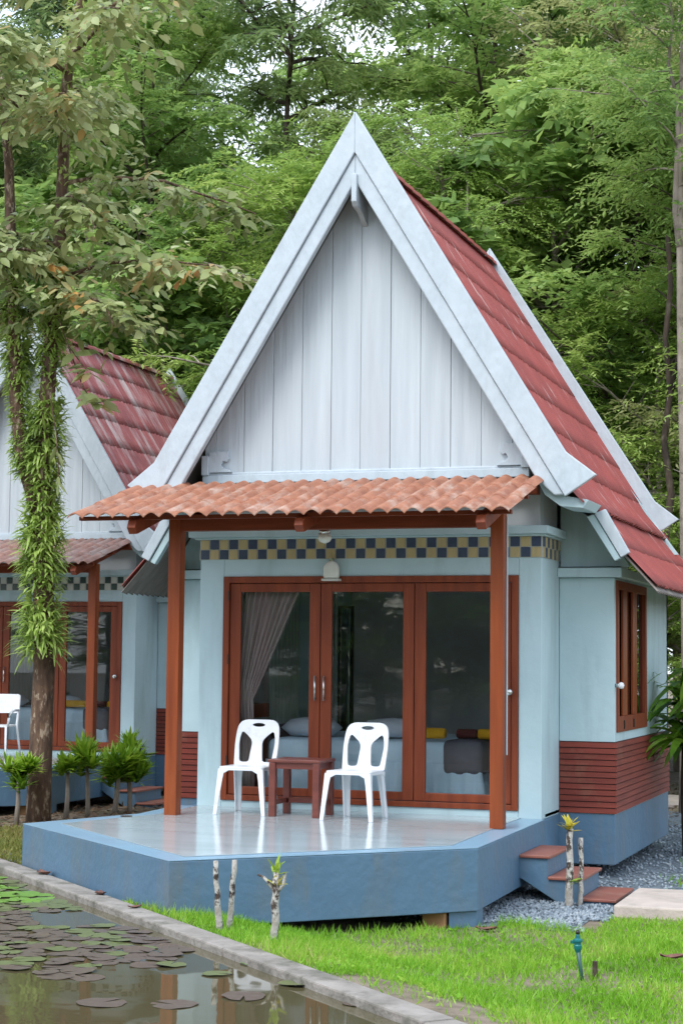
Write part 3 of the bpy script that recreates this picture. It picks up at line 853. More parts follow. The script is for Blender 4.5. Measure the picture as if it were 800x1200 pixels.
    b.build('frame', M['black'], mi)
    b = MB(); b.box(-.055, .055, -.006, .012, .03, 1.91); b.build('mirror_glass', M['mirror'], mi)
room_things((0, 0))
room_things((-7.35, 7.1), True)

# ------------------------------------------------------------------ lamps under the canopy
def porch_lamps(ox, oy, who):
    t = thing('ceiling_lamp', 'small round glass lamp hanging below the canopy beam of the ' + who, 'lamp', (ox - 1.74, oy - .93, 2.535))
    b = MB(); b.lathe((0, 0, -.03), [(.05, 0), (.055, .02), (.03, .06), (.02, .09)], 14); b.build('lamp_cap', M['steel'], t, smooth=True)
    b = MB(); b.lathe((0, 0, -.115), [(.012, 0), (.045, .015), (.065, .045), (.05, .085)], 16); b.build('lamp_shade', M['opal'], t, smooth=True)
    t = thing('wall_lamp', 'arched frosted lamp on the wall above the doors of the ' + who, 'lamp', (ox - 1.975, oy - .02, 2.14))
    ar = [(-.075, .01), (.075, .01), (.075, .10)] + [(.075 * math.cos(PI * k / 10), .10 + .075 * math.sin(PI * k / 10)) for k in range(1, 10)] + [(-.075, .10)]
    b = MB(); b.extr(ar, -.075, -.005); b.build('lamp_shade', M['opal'], t, bevel=.02, smooth=True, seg=3)
    b = MB(); b.box(-.085, .085, -.085, .0, -.012, .01); b.build('lamp_base', M['t_cream'], t, bevel=.004)
    b = MB(); b.extr([(-.025, .165), (.025, .165), (.012, .20), (-.012, .20)], -.05, -.02); b.build('lamp_finial', M['steel'], t)
porch_lamps(0, 0, 'nearest cottage')
t = thing('wall_lamp', 'small round white fitting on the wing corner beside the carved window', 'light fitting', (.50, .78, 1.19))
b = MB(); b.tube([(.018, 0, 0), (.07, -.03, 0)], .018, 8); b.build('bracket', M['steel'], t, smooth=True)
b = MB(); b.lathe((.08, -.035, -.045), [(.008, .015), (.022, .022), (.030, .045), (.022, .068), (.008, .075)], 14); b.build('lamp_shade', M['plastic'], t, smooth=True)

# ------------------------------------------------------------------ porch furniture
def rr_outline(pts, r, n=5):
    out = []
    N = len(pts)
    for i in range(N):
        p0, p, p1 = Vector(pts[i - 1]), Vector(pts[i]), Vector(pts[(i + 1) % N])
        a = (p0 - p); c = (p1 - p)
        rr = min(r if not hasattr(r, '__len__') else r[i], a.length * .48, c.length * .48)
        A = p + a.normalized() * rr; B = p + c.normalized() * rr
        for k in range(n + 1):
            s = k / n
            out.append(tuple(A * (1 - s) ** 2 + p * 2 * s * (1 - s) + B * s * s))
    return out

def plastic_chair(loc, rz, label):
    t = thing('plastic_chair', label, 'chair', loc, rz, 'white plastic chairs on the porch')
    ma = M['plastic']
    b = MB()                                                   # seat: dished slab with rounded corners
    o = rr_outline([(-.215, -.22), (.215, -.22), (.19, .19), (-.19, .19)], .06)
    b.extr(o, .405, .425, 'z')
    b.build('seat', ma, t, bevel=.009, smooth=False)
    b = MB()                                                   # apron under the seat, arched between the legs
    ap = [(-.20, .41), (.20, .41), (.205, .36), (.15, .37), (.11, .392), (-.11, .392), (-.15, .37), (-.205, .36)]
    b.extr(ap, -.218, -.203); b.build('seat_apron', ma, t, bevel=.004)
    b = MB()
    for s in (-1, 1): b.extr([(-.20, .41), (.18, .41), (.18, .36), (.12, .39), (-.13, .39), (-.20, .36)], s * .195 - .006, s * .195 + .006, 'x')
    b.extr([(-.18, .41), (.18, .41), (.18, .37), (-.18, .37)], .172, .184)
    b.build('seat_rail', ma, t)
    def leg(p, q, w0, w1, sx, sy):
        b = MB()                                               # channel-section leg, tapering and splayed
        P, Q = Vector(p), Vector(q)
        def sec(c, w): return [c + Vector(v) for v in ((0, 0, 0), (-sx * w, 0, 0), (-sx * w, -sy * .012, 0), (-sx * .014, -sy * .012, 0), (-sx * .012, -sy * w * .9, 0), (0, -sy * w * .9, 0))]
        a = sec(P, w0); m1 = sec(P.lerp(Q, .25), w0 * .8); c = sec(Q, w1)
        n = 6
        b.add(a + m1 + c, [tuple(range(5, -1, -1)), tuple(range(12, 18))] + [(r * n + i, r * n + (i + 1) % n, (r + 1) * n + (i + 1) % n, (r + 1) * n + i) for r in range(2) for i in range(n)])
        b.build('leg', ma, t, bevel=.003)
    for s in (-1, 1):
        leg((s * .212, -.215, .405), (s * .245, -.245, 0), .062, .034, s, -1)
        leg((s * .19, .185, .405), (s * .205, .26, 0), .075, .05, s, 1)
    # back: shield with two slots and a hand hole
    out = rr_outline([(-.20, .0), (.20, .0), (.215, .24), (.195, .435), (-.195, .435), (-.215, .24)], [.02, .02, .1, .10, .10, .1])
    sl = rr_outline([(-.155, .035), (-.065, .035), (-.045, .24), (-.155, .335), (-.178, .23)], [.03, .03, .05, .04, .06])
    sr = [(-p[0], p[1]) for p in sl][::-1]
    hh = [(.062 * math.cos(2 * PI * k / 16), .385 + .018 * math.sin(2 * PI * k / 16)) for k in range(16)]
    b = MB()
    def f(c):
        x, y, z = c
        return (x * (1 - .04 * z), .165 + z * .27 + y - .06 * (1 - (x / .215) ** 2) * 0 + .12 * (x * x) * -1.2, .415 + z * .955)
    plate(b, out, [sl, sr, hh], f, .020)
    b.build('backrest', ma, t, bevel=.006)
    return t
plastic_chair((-2.56, -.60, .013), R(2), 'white plastic chair left of the small wooden table')
plastic_chair((-1.49, -.735, .013), R(-3), 'white plastic chair right of the small wooden table')

t = thing('side_table', 'small dark red wooden table between the two white plastic chairs', 'table', (-2.04, -.62, .013))
b = MB(); b.box(-.245, .245, -.215, .215, .475, .503); b.build('tabletop', M['tablewood'], t, bevel=.006)
b = MB(); b.box(-.19, .19, -.19, -.17, .42, .474); b.box(-.19, .19, .17, .19, .42, .474); b.box(-.205, -.185, -.16, .16, .42, .474); b.box(.185, .205, -.16, .16, .42, .474)
b.build('apron', M['tablewood'], t)
for sx in (-1, 1):
    for sy in (-1, 1):
        b = MB(); x, y = sx * .205, sy * .18; b.box(x - .03, x + .03, y - .03, y + .03, 0, .474); b.build('leg', M['tablewood'], t, bevel=.004)
b = MB(); b.box(-.2, .2, .15, .175, .10, .14); b.box(-.215, -.195, -.15, .15, .10, .14); b.box(.195, .215, -.15, .15, .10, .14)
b.build('stretcher', M['tablewood'], t)

# slim white armchair on the far porch
t = thing('armchair', 'slim white armchair on the porch of the far cottage, left of the fern-clad tree', 'armchair', (-8.94, 6.05, .013), R(8))
b = MB(); b.extr(rr_outline([(-.25, -.22), (.25, -.22), (.23, .22), (-.23, .22)], .06), .42, .445, 'z'); b.build('seat', M['plastic'], t, bevel=.008)
b = MB()
ob = rr_outline([(-.255, .60), (.255, .60), (.26, .86), (-.26, .86)], .05)
plate(b, ob, [], lambda c: (c[0], .17 + (c[2] - .42) * .22 + c[1], c[2]), .018); b.build('backrest', M['plastic'], t, bevel=.005)
for s in (-1, 1):
    b = MB(); b.tube([(s * .24, -.2, .44), (s * .25, -.225, .2), (s * .26, -.25, 0)], [.018, .016, .013], 8); b.build('leg', M['plastic'], t, smooth=True)
    b = MB(); b.tube([(s * .245, .27, .84), (s * .25, .22, .60), (s * .24, .20, .43), (s * .25, .26, .2), (s * .26, .31, 0)], [.016, .018, .02, .016, .013], 8); b.build('leg', M['plastic'], t, smooth=True)
    b = MB(); b.tube([(s * .25, .21, .64), (s * .27, .02, .645), (s * .275, -.12, .62), (s * .265, -.17, .54), (s * .245, -.15, .44)], [.017, .02, .02, .018, .016], 8); b.build('armrest', M['plastic'], t, smooth=True)

# ------------------------------------------------------------------ lawn things
def leafquads(P, D, N, L, Wd, bend=0.0, w_at=0.42):
    """one diamond leaf per row: origin P, direction D, normal N, length L, width Wd"""
    Wv = np.cross(N, D); Wv /= np.linalg.norm(Wv, axis=1, keepdims=True) + 1e-9
    mid = P + D * (L * w_at)[:, None] + N * (L * bend)[:, None]
    V = np.stack([P, mid + Wv * (Wd / 2)[:, None], P + D * L[:, None], mid - Wv * (Wd / 2)[:, None]], 1)
    n = len(P)
    return V.reshape(-1, 3), np.arange(4 * n).reshape(n, 4)
def nrm(a): return a / (np.linalg.norm(a, axis=1, keepdims=True) + 1e-9)

def straps(b, c, n, L, Wd, rg, droop=.6, up0=.9, spread=1.0, seg=4, jitter=.25):
    """rosette of arching strap leaves round the point c"""
    for k in range(n):
        a = rg.uniform(0, 2 * PI); el = rg.uniform(.1, up0)
        l = L * rg.uniform(1 - jitter, 1 + jitter)
        d = Vector((math.cos(a) * math.cos(el) * spread, math.sin(a) * math.cos(el) * spread, math.sin(el))).normalized()
        s = Vector((-math.sin(a), math.cos(a), rg.uniform(-.3, .3))).normalized()
        p = Vector(c) + Vector((rg.uniform(-.01, .01), rg.uniform(-.01, .01), rg.uniform(-.03, .03)))
        vs = []
        for q in range(seg + 1):
            tt = q / seg
            wq = Wd * (math.sin(PI * min(1, .18 + tt * .82)) ** .7) * .5 + .0008
            vs += [p - s * wq, p + s * wq]
            d = (d + Vector((0, 0, -droop / seg))).normalized()
            p = p + d * (l / seg)
        b.add(vs, [(2 * q, 2 * q + 1, 2 * q + 3, 2 * q + 2) for q in range(seg)])

rg = random.Random(11)
def cutting(base, top_, r0, label, tops=None, fork=False):
    x, y = base[0], base[1]
    z = gz(x, y) - .03
    t = thing('plant_cutting', label, 'plant cutting', (x, y, z))
    b = MB(); H = top_[2] - z
    dx, dy = top_[0] - x, top_[1] - y
    pts = [(dx * k / 7 + rg.uniform(-.006, .006), dy * k / 7 + rg.uniform(-.006, .006), H * k / 7) for k in range(8)]
    b.tube(pts, [r0 * (1.15 - .3 * k / 7 + rg.uniform(-.08, .08)) for k in range(8)], 10)
    if fork:
        b.tube([(dx * .72, dy * .72, H * .72), (dx - .05, dy, H * .86), (dx - .085, dy, H * .93)], [r0 * .5, r0 * .42, r0 * .36], 7)
        b.tube([(dx * .72, dy * .72, H * .72), (dx + .05, dy, H * .84), (dx + .062, dy, H * 1.0)], [r0 * .5, r0 * .42, r0 * .36], 7)
        b.tube([(dx - .085, dy, H * .93), (dx - .125, dy, H * .96)], [r0 * .36, r0 * .25], 7)
    b.build('stem', M['stump'], t, smooth=True)
    if tops:
        for ma, n, L, zz in tops:
            b = MB(); straps(b, (dx, dy, H * zz), n, L, .035, rg, droop=.25, up0=1.4)
            b.build('young_leaves', M[ma], t)
cutting((-1.075, -4.80), (-1.10, -4.82, .085), .020, 'straight pale mottled cutting nearest the pond coping')
cutting((-1.06, -4.66), (-1.03, -4.68, .080), .019, 'leaning mottled cutting close beside a straight one by the pond')
cutting((-.624, -4.98), (-.617, -4.98, .05), .025, 'forked mottled cutting with lime leaf tuft in front of the deck', [('leaf_lime', 12, .085, 1.0), ('leaf_yellow', 8, .07, .82)], True)
cutting((.514, -1.30), (.521, -1.31, .06), .030, 'tall cutting topped with yellow leaves in front of the steps', [('leaf_yellow', 20, .10, 1.0), ('leaf_lime', 7, .12, .35)])
cutting((.585, -1.20), (.595, -1.20, -.02), .020, 'bare thin cutting just right of the yellow leaved one by the steps')

t = thing('garden_sprinkler', 'teal garden sprinkler head on a leaning green stake in the lawn', 'sprinkler', (1.253, -4.494, gz(1.253, -4.494) - .03))
b = MB(); b.tube([(0, 0, 0), (-.012, 0, .10), (-.028, 0, .215)], [.011, .012, .015], 10); b.build('riser', M['darkteal'], t, smooth=True)
b = MB(); b.lathe((-.030, 0, .20), [(.014, 0), (.024, .025), (.026, .045), (.022, .05), (.022, .065), (.03, .068), (.03, .082), (.016, .088), (.014, .11), (.008, .115)], 14)
b.box(-.075, -.03, -.010, .010, .255, .275)
b.build('sprinkler_head', M['teal'], t, smooth=False, bevel=.002)
b = MB(); b.lathe((-.030, 0, .315), [(.012, 0), (.015, .012), (.007, .025)], 10); b.build('nozzle', M['black'], t, smooth=True)
b = MB(); b.box(-.015, .015, -.012, .012, 0, .15)
b.v = [(x + 1.312 + .01 * z, y - 4.40, z + gz(1.31, -4.4) - .04) for x, y, z in b.v]
tag(b.build('wooden_peg', M['bark_dark'], bevel=.005), 'short weathered wooden peg in the lawn right of the sprinkler', 'peg')

def curled_leaf(x, y, z, L, rz, label):
    b = MB(); vs = []
    for i in range(7):
        s = i / 6
        wv = .34 * math.sin(PI * (.08 + .9 * s)) * L
        for q in (-1, -.5, 0, .5, 1):
            vs.append(((s - .5) * L, q * wv, .25 * L * (q * q) * .35 + .10 * L * (2 * s - 1) ** 2 + .03 * L * math.sin(7 * s + 3 * q)))
    b.add(vs, [(i * 5 + q, i * 5 + q + 1, i * 5 + q + 6, i * 5 + q + 5) for i in range(6) for q in range(4)])
    c, s_ = math.cos(rz), math.sin(rz)
    b.v = [(x + vx * c - vy * s_, y + vx * s_ + vy * c, z + vz) for vx, vy, vz in b.v]
    tag(b.build('dry_leaf', M['deadleaf'], smooth=True), label, 'fallen leaf')
curled_leaf(1.70, -3.73, gz(1.7, -3.7) + .05, .17, .4, 'curled dead leaf lying on the lawn right of the sprinkler')
curled_leaf(-3.40, -2.84, -.325, .17, -.5, 'large curled dead leaf on the coping nearest the left edge')
curled_leaf(-2.45, -3.76, -.325, .13, -.9, 'flat brown leaf on the coping below the left deck face')
curled_leaf(-1.92, -4.30, -.325, .10, .8, 'small brown leaf on the coping below the deck prow')
curled_leaf(.20, -2.78, -.565, .16, .2, 'brown leaf on the gravel below the right deck corner')

# lily pads
rg = random.Random(21)
def pad_mesh(ma, seed, curl):
    r_ = random.Random(seed); b = MB(); n = 26
    vs = [(0, 0, .004)]
    for ring in (.55, 1.0):
        for k in range(n + 1):
            a = .12 + (2 * PI - .24) * k / n
            rr = ring * (1 + .05 * math.sin(3 * a + seed) + .03 * math.sin(7 * a))
            vs.append((rr * math.cos(a), rr * math.sin(a), .004 + (curl * max(0, math.sin(a + seed)) ** 3 + .02 * math.sin(5 * a + seed)) * ring * ring * .6))
    m_ = n + 1
    fs = [(0, 1 + k, 2 + k) for k in range(n)] + [(1 + k, 1 + m_ + k, 2 + m_ + k, 2 + k) for k in range(n)]
    b.add(vs, fs)
    o = b.build('lily_pad', ma, smooth=True)
    me = o.data
    bpy.data.objects.remove(o)
    return me
pm = {}
for key in ('pad_green', 'pad_lime', 'pad_purple'): pm[key] = [pad_mesh(M[key], s, c) for s, c in ((1, .0), (2, .04), (5, .16))]
placed = []
def pad(u, v, r, key, lab, grp):
    x, y = xy(u, v)
    o = bpy.data.objects.new('lily_pad', rg.choice(pm[key])); COL.objects.link(o)
    o.location = (x, y, WZ + .002 + (.0004 * len(placed)) % .007); o.scale = (r, r, r); o.rotation_euler = (rg.uniform(-.03, .03), rg.uniform(-.03, .03), rg.uniform(0, 6.28))
    tag(o, lab, 'lily pad', grp); placed.append((u, v, r))
GL = {'pad_green': ('olive green lily pad crowded in the raft along the coping', 'olive lily pads of the raft'),
      'pad_lime': ('bright lime green lily pad in the far left corner of the pond', 'lime green lily pads'),
      'pad_purple': ('purple brown lily pad crowded in the raft along the coping', 'purple lily pads of the raft')}
tries = 0
while len(placed) < 240 and tries < 26000:
    tries += 1
    u, v = rg.uniform(.4, 5.6), rg.uniform(-1.75, -.30)
    x, y = xy(u, v)
    # the raft hugs the coping and thins out towards the deck prow and the open water
    edge = -1.42 + .22 * math.sin(u * 2.3) + .10 * math.sin(u * 6.1)
    if v < edge: continue
    if u > 3.9 and rg.random() < (u - 3.9) / 1.5: continue
    if .0 < u - 3.0 < .7 and v > -.8: continue
    r = rg.uniform(.065, .112)
    if any((u - a) ** 2 + (v - c) ** 2 < ((r + q) * .66) ** 2 for a, c, q in placed): continue
    if u < 2.5 and v > -.80 and rg.random() < .75: key = 'pad_lime'
    else: key = 'pad_purple' if rg.random() < (.35 if u < 3 else .62) else 'pad_green'
    pad(u, v, r, key, *GL[key])
def solo(x, y, r, key, lab): 
    u, v = uv(x, y); pad(u, v, r * .82, key, lab, 'single lily pads on open water')
solo(-.42, -5.80, .12, 'pad_lime', 'lime lily pad on open water nearest the coping, under the forked cutting')
solo(-.50, -6.22, .105, 'pad_green', 'olive lily pad left of the reflected chair')
solo(-.86, -6.05, .11, 'pad_green', 'olive lily pad over the reflected white wall strip')
solo(.03, -6.35, .12, 'pad_green', 'olive lily pad right of the reflected chair')
solo(-.10, -6.80, .14, 'pad_purple', 'brown lily pad on open water below the reflected chair')
solo(-.36, -7.12, .15, 'pad_purple', 'large brown lily pad at the bottom of the photo')
solo(-1.30, -6.62, .13, 'pad_purple', 'small purple lily pad alone on the dark open water at left')
solo(-1.12, -6.60, .12, 'pad_purple', 'purple lily pad touching a smaller one on the dark open water')
solo(.52, -6.75, .10, 'pad_purple', 'tiny brown lily pad close to the coping at the bottom')
solo(-.72, -7.22, .16, 'pad_purple', 'brown lily pad at the bottom edge over the reflected wall')

# lawn blades
rs = np.random.RandomState(8)
def on_lawn(x, y):
    u = (x - O2[0]) * EU[0] + (y - O2[1]) * EU[1]; v = (x - O2[0]) * EV[0] + (y - O2[1]) * EV[1]
    ok = (v > .02) & (v < 30)
    deck = (y > -4.305 + np.abs(x + 1.665) * .98 - .0) & (x < .2) & (x > -3.95) & (y > -4.4)
    ok &= ~deck
    e = .12 * np.sin(x * 5.1) + .1 * np.sin(y * 4.3 + x) + .10 * rs.randn(len(x))
    gravel = (x > -.75) & (x < .95) & (y > -2.45 + e) & (y < -1.70)
    right = (x > .9) & (y > -1.66) & (y < -.42)
    under = (x < 1.3 + e) & (y >= -1.75)
    ok &= ~(gravel | right | under)
    dirt = (v < .34 + .10 * np.sin(u * 3) + .06 * np.sin(u * 9)) & (u > 6.15) & (rs.rand(len(x)) < .90)
    ok &= ~dirt
    return ok
N = 330000
x = rs.uniform(-2.2, 5.5, N); y = rs.uniform(-9.6, 2.6, N)
k = on_lawn(x, y)
k &= (rs.rand(N) < .80 + .5 * np.sin(x * 2.3 + 1.3 * np.sin(y * 1.9)) * np.sin(y * 2.9 + .8 * np.sin(x * 3.7)))
# thin the far right, keep what the view covers
k &= (x < 1.9 - (y + 5.6) * .14 + 3.0)
x, y = x[k], y[k]
tv = np.clip(((x - O2[0]) * EV[0] + (y - O2[1]) * EV[1]) / 1.6, 0, 1)
z = -.36 - .22 * tv * tv * (3 - 2 * tv)
P = np.stack([x, y, z - .005], 1)
n_ = len(P)
D = nrm(np.stack([.55 * rs.randn(n_), .55 * rs.randn(n_), np.full(n_, 1.0)], 1))
L = rs.uniform(.03, .075, n_) * (1 + .5 * (np.sin(x * 3.1) * np.sin(y * 2.7 + 1) > .3))
Nn = nrm(np.stack([rs.randn(n_), rs.randn(n_), .2 * rs.randn(n_)], 1))
V, F = leafquads(P, D, Nn, L, rs.uniform(.005, .010, n_), w_at=.3)
pk = rs.choice(n_, 9000, replace=False)
pk = pk[np.sin(P[pk, 0] * 4.3 + 1.7 * np.sin(P[pk, 1] * 2.1)) > .1]
V2, F2 = leafquads(P[pk] + np.array([0, 0, .02]), nrm(np.stack([rs.randn(len(pk)), rs.randn(len(pk)), .35 * rs.rand(len(pk))], 1)), nrm(np.array([0, 0, 1.0]) + .4 * rs.randn(len(pk), 3)), rs.uniform(.025, .055, len(pk)), rs.uniform(.014, .028, len(pk)))
F = np.concatenate([F, F2 + len(V)]); V = np.concatenate([V, V2])
tag(npmesh('lawn_grass', V, F, M['grass']), 'bright green lawn grass between the deck and the pond coping', 'grass', kind='stuff')
# rough yellowish grass left of the deck
N = 26000
u_ = rs.uniform(-5, .5, N); v_ = rs.uniform(.03, 4.5, N)
x = O2[0] + EU[0] * u_ + EV[0] * v_; y = O2[1] + EU[1] * u_ + EV[1] * v_
k = (x < -3.95) & (x > -9) & ~((x > -7.4) & (y > 4.2))
k &= ~((x > -4.2) & (y > -2.4) & (x > -3.95)); x, y, v_ = x[k], y[k], v_[k]
tv = np.clip(v_ / 1.6, 0, 1); z = -.36 - .22 * tv * tv * (3 - 2 * tv); n_ = len(x)
D = nrm(np.stack([.7 * rs.randn(n_), .7 * rs.randn(n_), np.full(n_, .8)], 1))
V, F = leafquads(np.stack([x, y, z], 1), D, nrm(rs.randn(n_, 3)), rs.uniform(.04, .10, n_), rs.uniform(.008, .016, n_), w_at=.3)
M['rough'] = leafmat('rough_yellow_grass', [(0.07, 0.10, 0.02), (0.14, 0.17, 0.03), (0.24, 0.24, 0.06), (0.22, 0.15, 0.07)], .3, .6, 1.0)
tag(npmesh('rough_grass', V, F, M['rough']), 'yellowish rough grass between the deck and the fern-clad tree', 'grass', kind='stuff')
# leaf litter under the little shrubs and on the forest floor
N = 9000
x = np.concatenate([rs.uniform(-7.6, -3.4, N // 2), rs.uniform(-4, 6, N // 2)]); y = np.concatenate([rs.uniform(1.5, 7, N // 2), rs.uniform(6, 14, N // 2)])
P = np.stack([x, y, np.full(N, -.572) + .02 * rs.rand(N)], 1)
V, F = leafquads(P, nrm(np.stack([rs.randn(N), rs.randn(N), .15 * rs.randn(N)], 1)), nrm(np.stack([.3 * rs.randn(N), .3 * rs.randn(N), np.ones(N)], 1)), rs.uniform(.05, .13, N), rs.uniform(.02, .05, N))
M['litter'] = leafmat('dry_leaf_litter', [(0.05, 0.032, 0.02), (0.12, 0.07, 0.04), (0.20, 0.13, 0.07), (0.10, 0.11, 0.04)], .1, .8, 1.0)
tag(npmesh('leaf_litter', V, F, M['litter']), 'dry leaf litter on the ground between the cottages and under the trees', 'leaf litter', kind='stuff')

# ------------------------------------------------------------------ small shrubs by the fern-clad tree
rg = random.Random(5)
def spiky(x, y, ztop, r, nst, label):
    z = gz(x, y)
    t = thing('spiky_shrub', label, 'shrub', (x, y, z), 0, 'small spiky shrubs in front of the far cottage')
    b = MB(); heads = []
    for k in range(nst):
        dx, dy = rg.uniform(-.10, .10) * (nst > 1), rg.uniform(-.08, .08)
        hh = (ztop - z) * rg.uniform(.62, .9)
        b.tube([(dx * .5, dy * .5, -.03), (dx * .9 + .01, dy, hh * .5), (dx * 1.4, dy * 1.3, hh)], [.034, .027, .02], 8); heads.append((dx * 1.4, dy * 1.3, hh))
    b.build('stem', M['bark_pale'], t, smooth=True)
    b = MB()
    for hx, hy, hz in heads:
        for q in range(9):
            straps(b, (hx + rg.uniform(-r, r) * .5, hy + rg.uniform(-r, r) * .5, hz + rg.uniform(-.5, .6) * r), 30, r * .95, .045, rg, droop=.35, up0=1.35, seg=3)
    b.build('leaf_tuft', M['leaf_spiky'], t)
spiky(-6.93, 3.05, .06, .23, 1, 'spiky green shrub left of the fern-clad trunk')
spiky(-6.80, 4.05, .12, .17, 1, 'smallest spiky shrub on a thin stem just right of the fern-clad trunk')
spiky(-6.68, 4.45, .14, .28, 1, 'spiky shrub on a single thick stem in the middle of the row')
spiky(-6.60, 4.95, .22, .26, 2, 'spiky shrub on paired stems right of the middle one')
spiky(-6.44, 5.15, .20, .27, 2, 'rightmost spiky shrub of the row, nearest the far steps')

t = thing('strap_leaf_plant', 'large plant with drooping glossy strap leaves beside the carved window', 'plant', (.86, 3.0, -.58))
b = MB(); b.tube([(0, 0, -.05), (-.03, .02, .6), (-.02, 0, 1.35)], [.05, .04, .03], 8); b.tube([(.05, 0, -.05), (.12, .05, .7), (.2, .08, 1.2)], [.04, .035, .03], 8); b.build('stem', M['bark_dark'], t, smooth=True)
b = MB()
for c in ((-.02, 0, 1.55), (.05, .1, 1.30), (.2, .08, 1.40), (.0, -.08, 1.15), (.25, -.1, 1.65), (.1, .0, 1.85)):
    straps(b, c, 30, .60, .095, rg, droop=1.5, up0=1.25, seg=6)
b.build('leaf_crown', M['leaf_strap'], t)
t = thing('strap_leaf_plant', 'small dark leafed plant in the gap between the two cottages', 'plant', (-4.15, 2.6, -.58))
b = MB(); b.tube([(0, 0, -.05), (.02, .0, .45)], [.02, .015], 7); b.build('stem', M['bark_dark'], t)
b = MB(); straps(b, (0, 0, .55), 24, .36, .07, rg, droop=1.1, up0=1.2, seg=5); b.build('leaf_crown', M['leaf_strap'], t)

# ------------------------------------------------------------------ trees
def tree_arrays(seed, H, base, Rr, nl, nsub, ntw, nlv, ll, lw, droop=.3, twl=.8, flat=.45, r0=.16, lean=0.0, shape=1.0, bare=0):
    """trunk with limbs (tubes) and sprays of leaves set along twigs that leave the limbs"""
    rg = random.Random(seed); rs = np.random.RandomState(seed)
    tb = MB()
    tp = []
    px, py = 0, 0
    for k in range(9):
        tp.append(Vector((px, py, H * k / 8 * .96))); px += rg.uniform(-.14, .14) + lean * .1; py += rg.uniform(-.14, .14)
    tb.tube(tp, [r0 * (1.2 if k == 0 else 1 - .105 * k) for k in range(9)], 8)
    TP, TD = [], []
    for i in range(nl):
        f = (i + rg.random()) / nl
        z = base + (H - base) * f ** .9
        i0 = min(7, int(z / (H * .96) * 8)); c = tp[i0].lerp(tp[i0 + 1], min(1, z / (H * .96) * 8 - i0))
        a = i * 2.4 + rg.uniform(-.5, .5)
        prof = (math.sin(PI * (.16 + .80 * f)) ** .8) * shape
        Ln = Rr * prof * rg.uniform(.7, 1.12)
        el = rg.uniform(.15, .55) + .35 * f
        d = Vector((math.cos(a) * math.cos(el), math.sin(a) * math.cos(el), math.sin(el)))
        pl = [c.copy()]; p = c.copy()
        for q in range(5):
            d = (d + Vector((rg.uniform(-.18, .18), rg.uniform(-.18, .18), rg.uniform(-.16, .08)))).normalized()
            p = p + d * Ln / 5; pl.append(p.copy())
        rb = r0 * .42 * (1 - .5 * f)
        for q in range(bare):
            c2 = pl[rg.choice((3, 4, 5))]; d2 = (d * .8 + Vector((rg.uniform(-.7, .7), rg.uniform(-.7, .7), rg.uniform(-.2, .6)))).normalized(); pp = [c2.copy()]; p2 = c2.copy()
            for _ in range(4):
                d2 = (d2 + Vector((rg.uniform(-.25, .25), rg.uniform(-.25, .25), rg.uniform(-.3, .15)))).normalized(); p2 = p2 + d2 * rg.uniform(.2, .42); pp.append(p2.copy())
            tb.tube(pp, [.022, .018, .014, .010, .005], 4, cap=False)
        tb.tube(pl, [rb * (1 - .15 * q) for q in range(6)], 6, cap=False)
        for j in range(nsub):
            s = .25 + .75 * (j + rg.random()) / nsub
            i1 = min(4, int(s * 5)); c2 = pl[i1].lerp(pl[i1 + 1], s * 5 - i1)
            a2 = rg.uniform(0, 2 * PI)
            dd = (d * .6 + Vector((math.cos(a2), math.sin(a2), rg.uniform(-.25, .55)))).normalized()
            l2 = rg.uniform(.45, 1.0) * Rr * .36
            e2 = c2 + dd * l2
            tb.tube([c2, c2.lerp(e2, .5) + Vector((0, 0, .04)), e2], [rb * .35, rb * .26, rb * .14], 4, cap=False)
            for q in range(ntw):
                s2 = .3 + .7 * rg.random()
                TP.append(c2.lerp(e2, s2))
                a3 = rg.uniform(0, 2 * PI)
                TD.append((dd * .7 + Vector((math.cos(a3), math.sin(a3), rg.uniform(-.45, .45)))).normalized())
    TP = np.array([tuple(p) for p in TP]); TD = np.array([tuple(p) for p in TD])
    n = len(TP)
    tl = twl * rs.uniform(.55, 1.2, n)
    T = (np.arange(nlv) + .5) / nlv
    Pt = TP[:, None, :] + TD[:, None, :] * (tl[:, None] * T[None, :])[:, :, None]
    Pt[:, :, 2] -= droop * tl[:, None] * T[None, :] ** 2
    side = np.cross(TD, np.array([0, 0, 1.0])); side = nrm(side)
    sg = np.where(np.arange(nlv) % 2 == 0, 1, -1)[None, :, None]
    D = TD[:, None, :] * .55 + side[:, None, :] * sg * .8 + np.array([0, 0, -1.0]) * droop * .9 + .28 * rs.randn(n, nlv, 3)
    D = nrm(D.reshape(-1, 3))
    Nn = nrm(np.array([0, 0, 1.0]) + flat * rs.randn(n * nlv, 3))
    L = ll * rs.uniform(.6, 1.25, n * nlv); Wd = lw * rs.uniform(.7, 1.25, n * nlv)
    V, F = leafquads(Pt.reshape(-1, 3), D, Nn, L, Wd, bend=.06)
    return tb, V, F

def make_tree(name, label, group, seed, leafm, barkm, **kw):
    t = thing(name, label, 'tree', (0, 0, 0), 0, group)
    tb, V, F = tree_arrays(seed, **kw)
    tb.build('trunk', M[barkm], t, smooth=True)
    npmesh('crown', V, F, M[leafm], t)
    return t

